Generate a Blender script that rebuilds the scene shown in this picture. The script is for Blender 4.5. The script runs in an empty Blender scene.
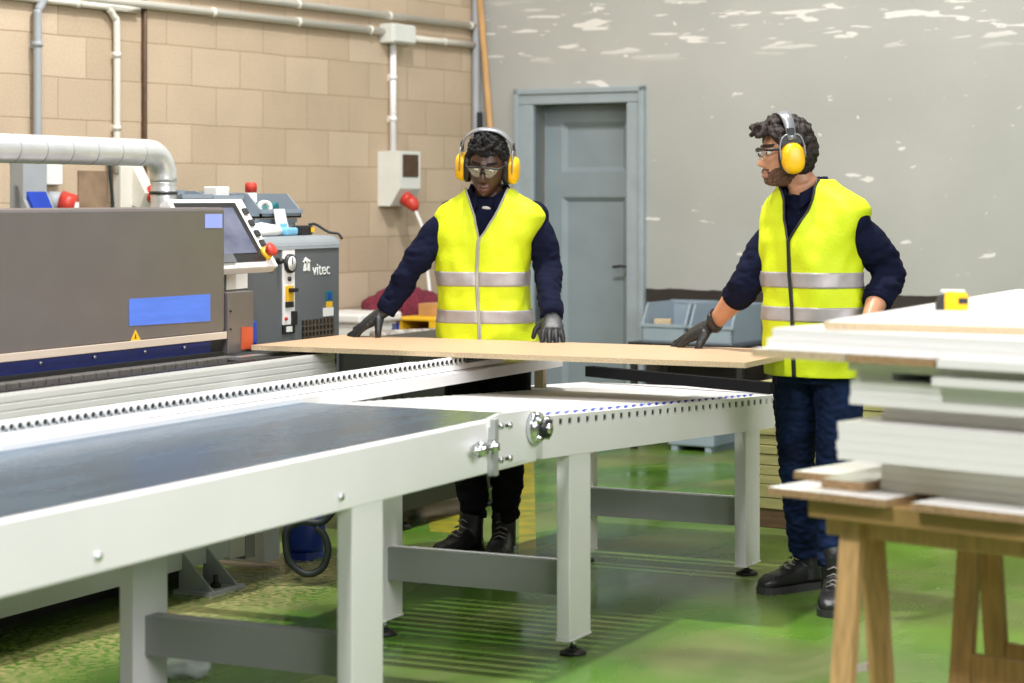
import bpy, bmesh, math, random
from mathutils import Vector, Matrix, noise
random.seed(7)
R = math.radians
SC = bpy.context.scene
COL = SC.collection

# ------------------------------------------------------------------ camera, light, exposure
FWD, RGT, EYE = (0.8988, 0.4384), (0.4384, -0.8988), 1.48
cam_d = bpy.data.cameras.new('camera'); cam = bpy.data.objects.new('camera', cam_d); COL.objects.link(cam)
cam.location = (0, 0, EYE); cam.rotation_euler = (R(90), 0, R(-64))
cam_d.sensor_width = 36; cam_d.lens = 76.15; cam_d.shift_y = -0.1411; cam_d.clip_end = 200
cam_d.dof.use_dof = True; cam_d.dof.focus_distance = 8.3; cam_d.dof.aperture_fstop = 2.8
SC.camera = cam
SC.view_settings.view_transform = 'Standard'; SC.view_settings.look = 'None'
SC.view_settings.exposure = 0.13; SC.view_settings.gamma = 1.0
try: SC.view_settings.use_curve_mapping = False
except Exception: pass
wd = bpy.data.worlds.new('world'); SC.world = wd; wd.use_nodes = True
wd.node_tree.nodes['Background'].inputs[0].default_value = (0.96, 0.98, 1.0, 1)
wd.node_tree.nodes['Background'].inputs[1].default_value = 0.15

def aim(o, target): o.rotation_euler = (Vector(target) - o.location).to_track_quat('-Z', 'Y').to_euler()
def area(name, loc, target, sx, sy, power, col=(1, 1, 1)):
    l = bpy.data.lights.new(name, 'AREA'); l.shape = 'RECTANGLE'; l.size = sx; l.size_y = sy; l.energy = power; l.color = col
    o = bpy.data.objects.new(name, l); COL.objects.link(o); o.location = loc; aim(o, target); return o
area('window_light', (3.2, -3.0, 3.6), (6.2, 3.2, 0.8), 5.0, 3.0, 350, (1.0, 1.0, 1.0))
area('ceiling_lamp', (7.3, 3.4, 6.2), (7.3, 3.4, 0), 0.22, 0.22, 340, (1.0, 0.985, 0.96))
area('ceiling_lamp', (10.3, 2.2, 6.2), (10.0, 2.2, 0), 1.0, 0.8, 80, (1.0, 0.985, 0.96))
area('ceiling_lamp', (4.4, 2.2, 6.2), (4.6, 2.4, 0), 0.6, 0.6, 120, (1.0, 0.985, 0.96))
area('ceiling_lamp', (1.4, 2.8, 5.0), (5.2, 2.2, 0.8), 0.7, 0.7, 200, (1.0, 0.99, 0.97))
area('ceiling_lamp', (8.0, 5.0, 5.4), (9.4, 5.6, 0.8), 0.5, 0.3, 44, (1.0, 0.97, 0.92))

# ------------------------------------------------------------------ materials
def mat(name, col, rough=0.5, metal=0.0, var=0.0, scale=8.0, bump=0.0, bscale=60.0, stretch=(1, 1, 1), col2=None, spec=None, rvar=0.0):
    m = bpy.data.materials.new(name); m.use_nodes = True; nt = m.node_tree; p = nt.nodes['Principled BSDF']
    p.inputs['Base Color'].default_value = (*col, 1); p.inputs['Roughness'].default_value = rough; p.inputs['Metallic'].default_value = metal
    if spec is not None: p.inputs['Specular IOR Level'].default_value = spec
    tc = nt.nodes.new('ShaderNodeTexCoord'); mp = nt.nodes.new('ShaderNodeMapping'); mp.inputs['Scale'].default_value = stretch
    nt.links.new(tc.outputs['Object'], mp.inputs['Vector'])
    n = nt.nodes.new('ShaderNodeTexNoise'); n.inputs['Scale'].default_value = scale; n.inputs['Detail'].default_value = 5
    nt.links.new(mp.outputs[0], n.inputs['Vector'])
    r = nt.nodes.new('ShaderNodeValToRGB'); r.color_ramp.elements[0].position = 0.3; r.color_ramp.elements[1].position = 0.7
    c2 = col2 if col2 else tuple(max(0, min(1, c * (1 - var))) for c in col)
    r.color_ramp.elements[0].color = (*c2, 1); r.color_ramp.elements[1].color = (*col, 1)
    nt.links.new(n.outputs['Fac'], r.inputs['Fac']); nt.links.new(r.outputs['Color'], p.inputs['Base Color'])
    if rvar:
        mr = nt.nodes.new('ShaderNodeMapRange'); mr.inputs['To Min'].default_value = max(0.02, rough - rvar); mr.inputs['To Max'].default_value = rough + rvar
        nt.links.new(n.outputs['Fac'], mr.inputs['Value']); nt.links.new(mr.outputs[0], p.inputs['Roughness'])
    if bump:
        n2 = nt.nodes.new('ShaderNodeTexNoise'); n2.inputs['Scale'].default_value = bscale; n2.inputs['Detail'].default_value = 4
        nt.links.new(mp.outputs[0], n2.inputs['Vector'])
        b = nt.nodes.new('ShaderNodeBump'); b.inputs['Strength'].default_value = bump; b.inputs['Distance'].default_value = 0.01
        nt.links.new(n2.outputs['Fac'], b.inputs['Height']); nt.links.new(b.outputs['Normal'], p.inputs['Normal'])
    return m

M = {}
M['white_steel'] = mat('white_steel', (0.875, 0.855, 0.855), 0.38, 0, 0.05, 3, 0.02, 200)
M['grey_steel'] = mat('grey_steel', (0.37, 0.38, 0.37), 0.4, 0, 0.08, 3)
M['pale_alu'] = mat('pale_alu', (0.78, 0.77, 0.75), 0.35, 0.25, 0.06, 6, stretch=(0.4, 4, 4))
M['alu'] = mat('alu', (0.72, 0.72, 0.72), 0.3, 0.9, 0.1, 10)
M['chrome'] = mat('chrome', (0.75, 0.77, 0.8), 0.14, 1.0, 0.1, 20)
M['zinc'] = mat('zinc', (0.80, 0.81, 0.81), 0.36, 0.6, 0.12, 14, 0.08, 25)
M['hood'] = mat('hood', (0.24, 0.215, 0.215), 0.36, 0.6, 0.08, 5, 0.03, 150)
M['machine_grey'] = mat('machine_grey', (0.115, 0.125, 0.135), 0.42, 0, 0.08, 6, 0.03, 200)
M['machine_top'] = mat('machine_top', (0.26, 0.29, 0.31), 0.4, 0, 0.1, 6)
M['machine_white'] = mat('machine_white', (0.66, 0.70, 0.74), 0.45, 0, 0.06, 4)
M['black'] = mat('black', (0.012, 0.012, 0.013), 0.45, 0, 0.2, 10)
M['rubber'] = mat('rubber', (0.014, 0.02, 0.02), 0.6, 0, 0.3, 10)
M['stop_black'] = mat('stop_black', (0.006, 0.006, 0.007), 0.7, 0, 0.2, 10, spec=0.1)
M['dark_steel'] = mat('dark_steel', (0.06, 0.06, 0.06), 0.4, 0.5, 0.3, 8)
M['dark_cab'] = mat('dark_cab', (0.035, 0.038, 0.03), 0.5, 0, 0.2, 5)
M['navy_panel'] = mat('navy_panel', (0.008, 0.018, 0.14), 0.35, 0, 0.2, 8)
M['blue'] = mat('blue', (0.01, 0.05, 0.42), 0.35, 0, 0.2, 8)
M['tape'] = mat('tape', (0.10, 0.22, 0.80), 0.55, 0, 0.16, 9, 0.1, 60, stretch=(0.6, 1, 5))
M['tape_pale'] = mat('tape_pale', (0.30, 0.38, 0.85), 0.55, 0, 0.1, 9)
M['red'] = mat('red', (0.62, 0.05, 0.03), 0.4, 0, 0.15, 12)
M['orange_red'] = mat('orange_red', (0.62, 0.10, 0.035), 0.5, 0, 0.2, 10)
M['yellow'] = mat('yellow', (0.85, 0.5, 0.02), 0.4, 0, 0.1, 12)
M['yellow_plastic'] = mat('yellow_plastic', (0.90, 0.50, 0.005), 0.33, 0, 0.06, 12)
M['white_plastic'] = mat('white_plastic', (0.78, 0.78, 0.76), 0.4, 0, 0.05, 8)
M['cream_plastic'] = mat('cream_plastic', (0.74, 0.75, 0.70), 0.45, 0, 0.08, 8)
M['pipe_cream'] = mat('pipe_cream', (0.74, 0.70, 0.62), 0.45, 0, 0.08, 6)
M['pipe_grey'] = mat('pipe_grey', (0.36, 0.38, 0.40), 0.5, 0, 0.12, 6)
M['brown_pipe'] = mat('brown_pipe', (0.12, 0.07, 0.04), 0.6, 0.2, 0.4, 20)
M['bin_grey'] = mat('bin_grey', (0.26, 0.31, 0.36), 0.45, 0, 0.1, 6)
M['bin_blue'] = mat('bin_blue', (0.30, 0.37, 0.43), 0.5, 0, 0.1, 6)
M['screen'] = mat('screen', (0.06, 0.07, 0.12), 0.25, 0, 0.45, 5, stretch=(1, 1, 2.2), col2=(0.16, 0.17, 0.24))
M['teal'] = mat('teal', (0.01, 0.16, 0.18), 0.4, 0, 0.2, 10)
M['sky_plastic'] = mat('sky_plastic', (0.20, 0.52, 0.75), 0.35, 0, 0.15, 20)
M['paper'] = mat('paper', (0.80, 0.80, 0.78), 0.7, 0, 0.04, 10)
M['brass_dark'] = mat('brass_dark', (0.16, 0.12, 0.09), 0.45, 0.4, 0.3, 40)
M['pad_rubber'] = mat('pad_rubber', (0.12, 0.11, 0.10), 0.55, 0, 0.3, 30)
M['melamine'] = mat('melamine', (0.875, 0.86, 0.855), 0.32, 0, 0.03, 3)
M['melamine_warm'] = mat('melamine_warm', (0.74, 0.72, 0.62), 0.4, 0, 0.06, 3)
M['chip_edge'] = mat('chip_edge', (0.50, 0.32, 0.16), 0.85, 0, 0.55, 160, 0.4, 300)
M['chip_edge_pale'] = mat('chip_edge_pale', (0.70, 0.55, 0.35), 0.85, 0, 0.4, 170, 0.4, 300)
M['chip_face'] = mat('chip_face', (0.56, 0.37, 0.225), 0.5, 0, 0.12, 60, stretch=(1, 0.25, 1))
M['pine'] = mat('pine', (0.72, 0.44, 0.19), 0.55, 0, 0.34, 12, 0.05, 40, stretch=(6, 6, 0.5))
M['pine_beam'] = mat('pine_beam', (0.42, 0.26, 0.09), 0.6, 0, 0.35, 8, 0.05, 40, stretch=(0.5, 6, 6))
M['pole_wood'] = mat('pole_wood', (0.62, 0.36, 0.15), 0.6, 0, 0.25, 10, stretch=(8, 8, 0.5))
M['ply'] = mat('ply', (0.40, 0.37, 0.15), 0.7, 0, 0.28, 7, 0.08, 60, stretch=(1, 1, 8))
M['bearer'] = mat('bearer', (0.13, 0.075, 0.035), 0.75, 0, 0.4, 10, stretch=(1, 6, 6))
M['door_paint'] = mat('door_paint', (0.27, 0.325, 0.35), 0.5, 0, 0.12, 5, 0.04, 60)
M['frame_paint'] = mat('frame_paint', (0.34, 0.40, 0.43), 0.5, 0, 0.12, 9, 0.04, 60)
M['brown_patch'] = mat('brown_patch', (0.36, 0.24, 0.15), 0.8, 0, 0.5, 7, 0.1, 40)
M['red_cloth'] = mat('red_cloth', (0.22, 0.02, 0.045), 0.9, 0, 0.6, 40, 0.3, 90)
M['card'] = mat('card', (0.50, 0.27, 0.10), 0.8, 0, 0.2, 12)
M['skin_dark'] = mat('skin_dark', (0.085, 0.038, 0.022), 0.42, 0, 0.25, 18, 0.03, 250)
M['skin_tan'] = mat('skin_tan', (0.56, 0.27, 0.155), 0.45, 0, 0.14, 22, 0.03, 250)
M['lips_dark'] = mat('lips_dark', (0.13, 0.05, 0.04), 0.4, 0, 0.2, 30)
M['lips_tan'] = mat('lips_tan', (0.42, 0.19, 0.13), 0.5, 0, 0.2, 30)
M['hair_black'] = mat('hair_black', (0.005, 0.0045, 0.0045), 0.9, 0, 0.4, 60, 0.4, 220)
M['hair_brown'] = mat('hair_brown', (0.024, 0.013, 0.009), 0.7, 0, 0.55, 40, 0.4, 160)
M['stubble'] = mat('stubble', (0.19, 0.085, 0.05), 0.7, 0, 0.7, 160, 0.4, 300, col2=(0.04, 0.02, 0.014))
M['eye'] = mat('eye', (0.75, 0.72, 0.68), 0.2, 0, 0.05, 10)
M['iris'] = mat('iris', (0.03, 0.015, 0.01), 0.15, 0, 0.2, 10)
M['navy_cloth'] = mat('navy_cloth', (0.006, 0.008, 0.026), 0.9, 0, 0.25, 20, 0.25, 220, spec=0.12)
M['black_cloth'] = mat('black_cloth', (0.008, 0.008, 0.010), 0.9, 0, 0.3, 20, 0.25, 180, spec=0.12)
M['denim'] = mat('denim', (0.008, 0.021, 0.072), 0.8, 0, 0.75, 9, 0.25, 200, stretch=(1, 1, 0.8), col2=(0.004, 0.006, 0.02), spec=0.15)
M['hivis'] = mat('hivis', (0.64, 0.76, 0.004), 0.65, 0, 0.08, 6, 0.15, 90)
M['reflective'] = mat('reflective', (0.40, 0.37, 0.37), 0.42, 0.15, 0.14, 18, 0.05, 200)
M['piping_grey'] = mat('piping_grey', (0.36, 0.36, 0.30), 0.7, 0, 0.1, 20)
M['glove'] = mat('glove', (0.016, 0.017, 0.019), 0.35, 0, 0.3, 30, 0.25, 140)
M['boot'] = mat('boot', (0.016, 0.016, 0.017), 0.38, 0, 0.3, 20, 0.2, 120)
M['sole'] = mat('sole', (0.035, 0.035, 0.036), 0.6, 0, 0.2, 20)
M['lace'] = mat('lace', (0.25, 0.23, 0.20), 0.8, 0, 0.5, 60)
M['band_grey'] = mat('band_grey', (0.30, 0.31, 0.33), 0.3, 0.4, 0.1, 20)
def glass_mat(name, tint, alpha):
    m = bpy.data.materials.new(name); m.use_nodes = True; p = m.node_tree.nodes['Principled BSDF']
    n = m.node_tree.nodes.new('ShaderNodeTexNoise'); n.inputs['Scale'].default_value = 4
    r = m.node_tree.nodes.new('ShaderNodeMapRange'); r.inputs['To Min'].default_value = 0.03; r.inputs['To Max'].default_value = 0.08
    m.node_tree.links.new(n.outputs['Fac'], r.inputs['Value']); m.node_tree.links.new(r.outputs[0], p.inputs['Roughness'])
    p.inputs['Base Color'].default_value = (*tint, 1); p.inputs['Alpha'].default_value = alpha; p.inputs['Specular IOR Level'].default_value = 0.8
    return m
M['lens'] = glass_mat('lens', (0.75, 0.82, 0.84), 0.16)
M['lens_vest_reflection'] = glass_mat('lens_vest_reflection', (0.6, 0.62, 0.45), 0.16)  # yellowish colour stands in for the vest reflected in the lenses
M['clear_film'] = glass_mat('clear_film', (0.85, 0.87, 0.90), 0.45)

def belt_mat():
    m = mat('belt_steel', (0.095, 0.19, 0.29), 0.27, 0.8, 0.35, 3.5, 0.03, 30, stretch=(0.5, 2.5, 1), rvar=0.06, col2=(0.055, 0.12, 0.19))
    return m
M['belt'] = belt_mat()

def block_mat():
    m = bpy.data.materials.new('blockwork'); m.use_nodes = True; nt = m.node_tree; N = nt.nodes; L = nt.links; p = N['Principled BSDF']
    p.inputs['Roughness'].default_value = 0.9
    tc = N.new('ShaderNodeTexCoord'); sp = N.new('ShaderNodeSeparateXYZ'); L.new(tc.outputs['Object'], sp.inputs[0])
    ax = N.new('ShaderNodeMath'); ax.inputs[1].default_value = 0.1575; L.new(sp.outputs['Y'], ax.inputs[0])
    az = N.new('ShaderNodeMath'); az.inputs[1].default_value = 0.0; L.new(sp.outputs['Z'], az.inputs[0])
    cb = N.new('ShaderNodeCombineXYZ'); L.new(ax.outputs[0], cb.inputs[0]); L.new(az.outputs[0], cb.inputs[1])
    wob = N.new('ShaderNodeTexNoise'); wob.inputs['Scale'].default_value = 3; L.new(tc.outputs['Object'], wob.inputs['Vector'])
    wm = N.new('ShaderNodeVectorMath'); wm.operation = 'MULTIPLY_ADD'; wm.inputs[1].default_value = (0.012, 0.012, 0)
    L.new(wob.outputs['Color'], wm.inputs[0]); L.new(cb.outputs[0], wm.inputs[2])
    sh = N.new('ShaderNodeVectorMath'); sh.operation = 'SUBTRACT'; sh.inputs[1].default_value = (0.006, 0.006, 0); L.new(wm.outputs[0], sh.inputs[0])
    b = N.new('ShaderNodeTexBrick'); b.inputs['Scale'].default_value = 1; b.inputs['Brick Width'].default_value = 0.405; b.inputs['Row Height'].default_value = 0.207
    b.inputs['Mortar Size'].default_value = 0.0042; b.inputs['Mortar Smooth'].default_value = 0.4; b.inputs['Bias'].default_value = -0.1; b.offset = 0.5
    b.inputs['Color1'].default_value = (0.56, 0.44, 0.315, 1); b.inputs['Color2'].default_value = (0.465, 0.355, 0.245, 1); b.inputs['Mortar'].default_value = (0.41, 0.30, 0.19, 1)
    L.new(sh.outputs[0], b.inputs['Vector'])
    n1 = N.new('ShaderNodeTexNoise'); n1.inputs['Scale'].default_value = 90; n1.inputs['Detail'].default_value = 3; L.new(tc.outputs['Object'], n1.inputs['Vector'])
    n2 = N.new('ShaderNodeTexNoise'); n2.inputs['Scale'].default_value = 2.2; n2.inputs['Detail'].default_value = 5; L.new(tc.outputs['Object'], n2.inputs['Vector'])
    mr = N.new('ShaderNodeMapRange'); mr.inputs['To Min'].default_value = 0.82; mr.inputs['To Max'].default_value = 1.18; L.new(n1.outputs['Fac'], mr.inputs['Value'])
    mr2 = N.new('ShaderNodeMapRange'); mr2.inputs['To Min'].default_value = 0.84; mr2.inputs['To Max'].default_value = 1.16; L.new(n2.outputs['Fac'], mr2.inputs['Value'])
    mu = N.new('ShaderNodeMath'); mu.operation = 'MULTIPLY'; L.new(mr.outputs[0], mu.inputs[0]); L.new(mr2.outputs[0], mu.inputs[1])
    vm = N.new('ShaderNodeVectorMath'); vm.operation = 'SCALE'; L.new(b.outputs['Color'], vm.inputs[0]); L.new(mu.outputs[0], vm.inputs['Scale'])
    L.new(vm.outputs[0], p.inputs['Base Color'])
    bp = N.new('ShaderNodeBump'); bp.inputs['Strength'].default_value = 0.5; bp.inputs['Distance'].default_value = 0.004; bp.invert = True
    ad = N.new('ShaderNodeMath'); ad.operation = 'MULTIPLY_ADD'; ad.inputs[1].default_value = 0.3; L.new(n1.outputs['Fac'], ad.inputs[0]); L.new(b.outputs['Fac'], ad.inputs[2])
    L.new(ad.outputs[0], bp.inputs['Height']); L.new(bp.outputs[0], p.inputs['Normal'])
    return m
M['block'] = block_mat()

def plaster_mat():
    m = bpy.data.materials.new('flaking_paint'); m.use_nodes = True; nt = m.node_tree; N = nt.nodes; L = nt.links; p = N['Principled BSDF']
    p.inputs['Roughness'].default_value = 0.75
    tc = N.new('ShaderNodeTexCoord')
    def nz(scale, stretch, detail=5, dist=0.0):
        mp = N.new('ShaderNodeMapping'); mp.inputs['Scale'].default_value = stretch; L.new(tc.outputs['Object'], mp.inputs[0])
        n = N.new('ShaderNodeTexNoise'); n.inputs['Scale'].default_value = scale; n.inputs['Detail'].default_value = detail; n.inputs['Distortion'].default_value = dist
        L.new(mp.outputs[0], n.inputs['Vector']); return n
    def ramp(src, a, b, ca=(0, 0, 0, 1), cb=(1, 1, 1, 1)):
        r = N.new('ShaderNodeValToRGB'); r.color_ramp.elements[0].position = a; r.color_ramp.elements[1].position = b
        r.color_ramp.elements[0].color = ca; r.color_ramp.elements[1].color = cb; L.new(src, r.inputs[0]); return r
    def mix(fac, a, b):
        x = N.new('ShaderNodeMix'); x.data_type = 'RGBA'; L.new(fac, x.inputs['Factor'])
        for s, i in ((a, 6), (b, 7)):
            if isinstance(s, tuple): x.inputs[i].default_value = s
            else: L.new(s, x.inputs[i])
        return x.outputs[2]
    base = ramp(nz(1.1, (1, 1, 1)).outputs['Fac'], 0.3, 0.7, (0.37, 0.375, 0.35, 1), (0.44, 0.44, 0.41, 1))
    fl = ramp(nz(5.0, (0.8, 1, 2.6), 6, 0.3).outputs['Fac'], 0.66, 0.672)          # horizontal scabs
    fs = ramp(nz(17.0, (1, 1, 1.2), 3).outputs['Fac'], 0.715, 0.73)                 # small flecks
    hz = ramp(nz(5.0, (0.6, 1, 4.0), 7, 0.3).outputs['Fac'], 0.58, 0.595)                # band of bare plaster high on the wall
    s0 = N.new('ShaderNodeSeparateXYZ'); L.new(tc.outputs['Object'], s0.inputs[0])
    hb = N.new('ShaderNodeMapRange'); hb.inputs['From Min'].default_value = 2.30; hb.inputs['From Max'].default_value = 2.42; L.new(s0.outputs['Z'], hb.inputs['Value'])
    hc = N.new('ShaderNodeMapRange'); hc.inputs['From Min'].default_value = 2.75; hc.inputs['From Max'].default_value = 2.6; L.new(s0.outputs['Z'], hc.inputs['Value'])
    h1 = N.new('ShaderNodeMath'); h1.operation = 'MULTIPLY'; L.new(hb.outputs[0], h1.inputs[0]); L.new(hc.outputs[0], h1.inputs[1])
    h2 = N.new('ShaderNodeMath'); h2.operation = 'MULTIPLY'; L.new(hz.outputs[0], h2.inputs[0]); L.new(h1.outputs[0], h2.inputs[1])
    m0 = N.new('ShaderNodeMath'); m0.operation = 'MAXIMUM'; L.new(fl.outputs[0], m0.inputs[0]); L.new(fs.outputs[0], m0.inputs[1])
    mx = N.new('ShaderNodeMath'); mx.operation = 'MAXIMUM'; L.new(m0.outputs[0], mx.inputs[0]); L.new(h2.outputs[0], mx.inputs[1])
    up = mix(mx.outputs[0], base.outputs[0], (0.72, 0.70, 0.66, 1))
    dk = ramp(nz(2.2, (1, 1, 2)).outputs['Fac'], 0.3, 0.7, (0.018, 0.014, 0.011, 1), (0.045, 0.036, 0.028, 1))
    ds = ramp(nz(9.0, (1, 1, 1.2), 3).outputs['Fac'], 0.73, 0.74)
    low = mix(ds.outputs[0], dk.outputs[0], (0.5, 0.48, 0.44, 1))
    sp = N.new('ShaderNodeSeparateXYZ'); L.new(tc.outputs['Object'], sp.inputs[0])
    nn = nz(7, (1, 1, 1), 4); ma = N.new('ShaderNodeMath'); ma.operation = 'MULTIPLY_ADD'; ma.inputs[1].default_value = 0.03
    L.new(nn.outputs['Fac'], ma.inputs[0]); L.new(sp.outputs['Z'], ma.inputs[2])
    gt = N.new('ShaderNodeMath'); gt.operation = 'GREATER_THAN'; gt.inputs[1].default_value = 0.935; L.new(ma.outputs[0], gt.inputs[0])
    L.new(mix(gt.outputs[0], low, up), p.inputs['Base Color'])
    bp = N.new('ShaderNodeBump'); bp.inputs['Strength'].default_value = 0.25; bp.inputs['Distance'].default_value = 0.004
    L.new(nz(25, (1, 1, 1)).outputs['Fac'], bp.inputs['Height']); L.new(bp.outputs[0], p.inputs['Normal'])
    return m
M['plaster'] = plaster_mat()

def floor_mat():
    m = bpy.data.materials.new('green_epoxy'); m.use_nodes = True; nt = m.node_tree; N = nt.nodes; L = nt.links; p = N['Principled BSDF']
    tc = N.new('ShaderNodeTexCoord')
    def nz(scale, stretch, detail=6, rot=0.0, dist=0.0):
        mp = N.new('ShaderNodeMapping'); mp.inputs['Scale'].default_value = stretch; mp.inputs['Rotation'].default_value = (0, 0, rot); L.new(tc.outputs['Object'], mp.inputs[0])
        n = N.new('ShaderNodeTexNoise'); n.inputs['Scale'].default_value = scale; n.inputs['Detail'].default_value = detail; n.inputs['Distortion'].default_value = dist
        L.new(mp.outputs[0], n.inputs['Vector']); return n
    def ramp(src, a, b, ca, cb):
        r = N.new('ShaderNodeValToRGB'); r.color_ramp.elements[0].position = a; r.color_ramp.elements[1].position = b
        r.color_ramp.elements[0].color = ca; r.color_ramp.elements[1].color = cb; L.new(src, r.inputs[0]); return r
    def mix(fac, a, b):
        x = N.new('ShaderNodeMix'); x.data_type = 'RGBA'; L.new(fac, x.inputs['Factor'])
        for s, i in ((a, 6), (b, 7)):
            if isinstance(s, tuple): x.inputs[i].default_value = s
            else: L.new(s, x.inputs[i])
        return x.outputs[2]
    W = (0, 0, 0, 1); B = (1, 1, 1, 1)
    g = ramp(nz(1.3, (1, 1, 1), 7, 0.4, 0.4).outputs['Fac'], 0.3, 0.7, (0.038, 0.120, 0.010, 1), (0.130, 0.270, 0.032, 1))
    dust = ramp(nz(1.0, (1, 2.2, 1), 8, 0.5, 0.6).outputs['Fac'], 0.47, 0.78, W, (0.8, 0.8, 0.8, 1))
    g2 = mix(dust.outputs[0], g.outputs[0], (0.27, 0.25, 0.12, 1))
    sm = ramp(nz(0.8, (2.0, 0.7, 1), 8, -0.2, 0.8).outputs['Fac'], 0.46, 0.72, W, (0.85, 0.85, 0.85, 1))
    g3 = mix(sm.outputs[0], g2, (0.10, 0.105, 0.04, 1))
    fs = N.new('ShaderNodeSeparateXYZ'); L.new(tc.outputs['Object'], fs.inputs[0])      # sawdust swept along the machine
    ds = N.new('ShaderNodeMath'); ds.operation = 'SUBTRACT'; ds.inputs[1].default_value = 4.45; L.new(fs.outputs['Y'], ds.inputs[0])
    da = N.new('ShaderNodeMath'); da.operation = 'ABSOLUTE'; L.new(ds.outputs[0], da.inputs[0])
    dm = N.new('ShaderNodeMapRange'); dm.inputs['From Min'].default_value = 0.42; dm.inputs['From Max'].default_value = 0.05; L.new(da.outputs[0], dm.inputs['Value'])
    dx = N.new('ShaderNodeMapRange'); dx.inputs['From Min'].default_value = 8.2; dx.inputs['From Max'].default_value = 7.4; L.new(fs.outputs['X'], dx.inputs['Value'])
    d1 = N.new('ShaderNodeMath'); d1.operation = 'MULTIPLY'; L.new(dm.outputs[0], d1.inputs[0]); L.new(dx.outputs[0], d1.inputs[1])
    dn = ramp(nz(38, (1, 1, 1), 5).outputs['Fac'], 0.40, 0.62, W, B)
    d2 = N.new('ShaderNodeMath'); d2.operation = 'MULTIPLY'; L.new(d1.outputs[0], d2.inputs[0]); L.new(dn.outputs[0], d2.inputs[1])
    g3 = mix(d2.outputs[0], g3, (0.42, 0.36, 0.15, 1))
    fl = ramp(nz(26, (1, 1, 1), 3).outputs['Fac'], 0.745, 0.76, W, B)
    g4 = mix(fl.outputs[0], g3, (0.6, 0.55, 0.38, 1))
    L.new(g4, p.inputs['Base Color'])
    mr = N.new('ShaderNodeMapRange'); mr.inputs['From Min'].default_value = 0.3; mr.inputs['From Max'].default_value = 0.75
    mr.inputs['To Min'].default_value = 0.10; mr.inputs['To Max'].default_value = 0.48; L.new(nz(1.0, (1, 2.2, 1), 8, 0.5, 0.6).outputs['Fac'], mr.inputs['Value'])
    L.new(mr.outputs[0], p.inputs['Roughness'])
    bp = N.new('ShaderNodeBump'); bp.inputs['Strength'].default_value = 0.05; bp.inputs['Distance'].default_value = 0.01
    L.new(nz(9, (1, 1, 1), 4).outputs['Fac'], bp.inputs['Height']); L.new(bp.outputs[0], p.inputs['Normal'])
    return m
M['floor'] = floor_mat()

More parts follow.
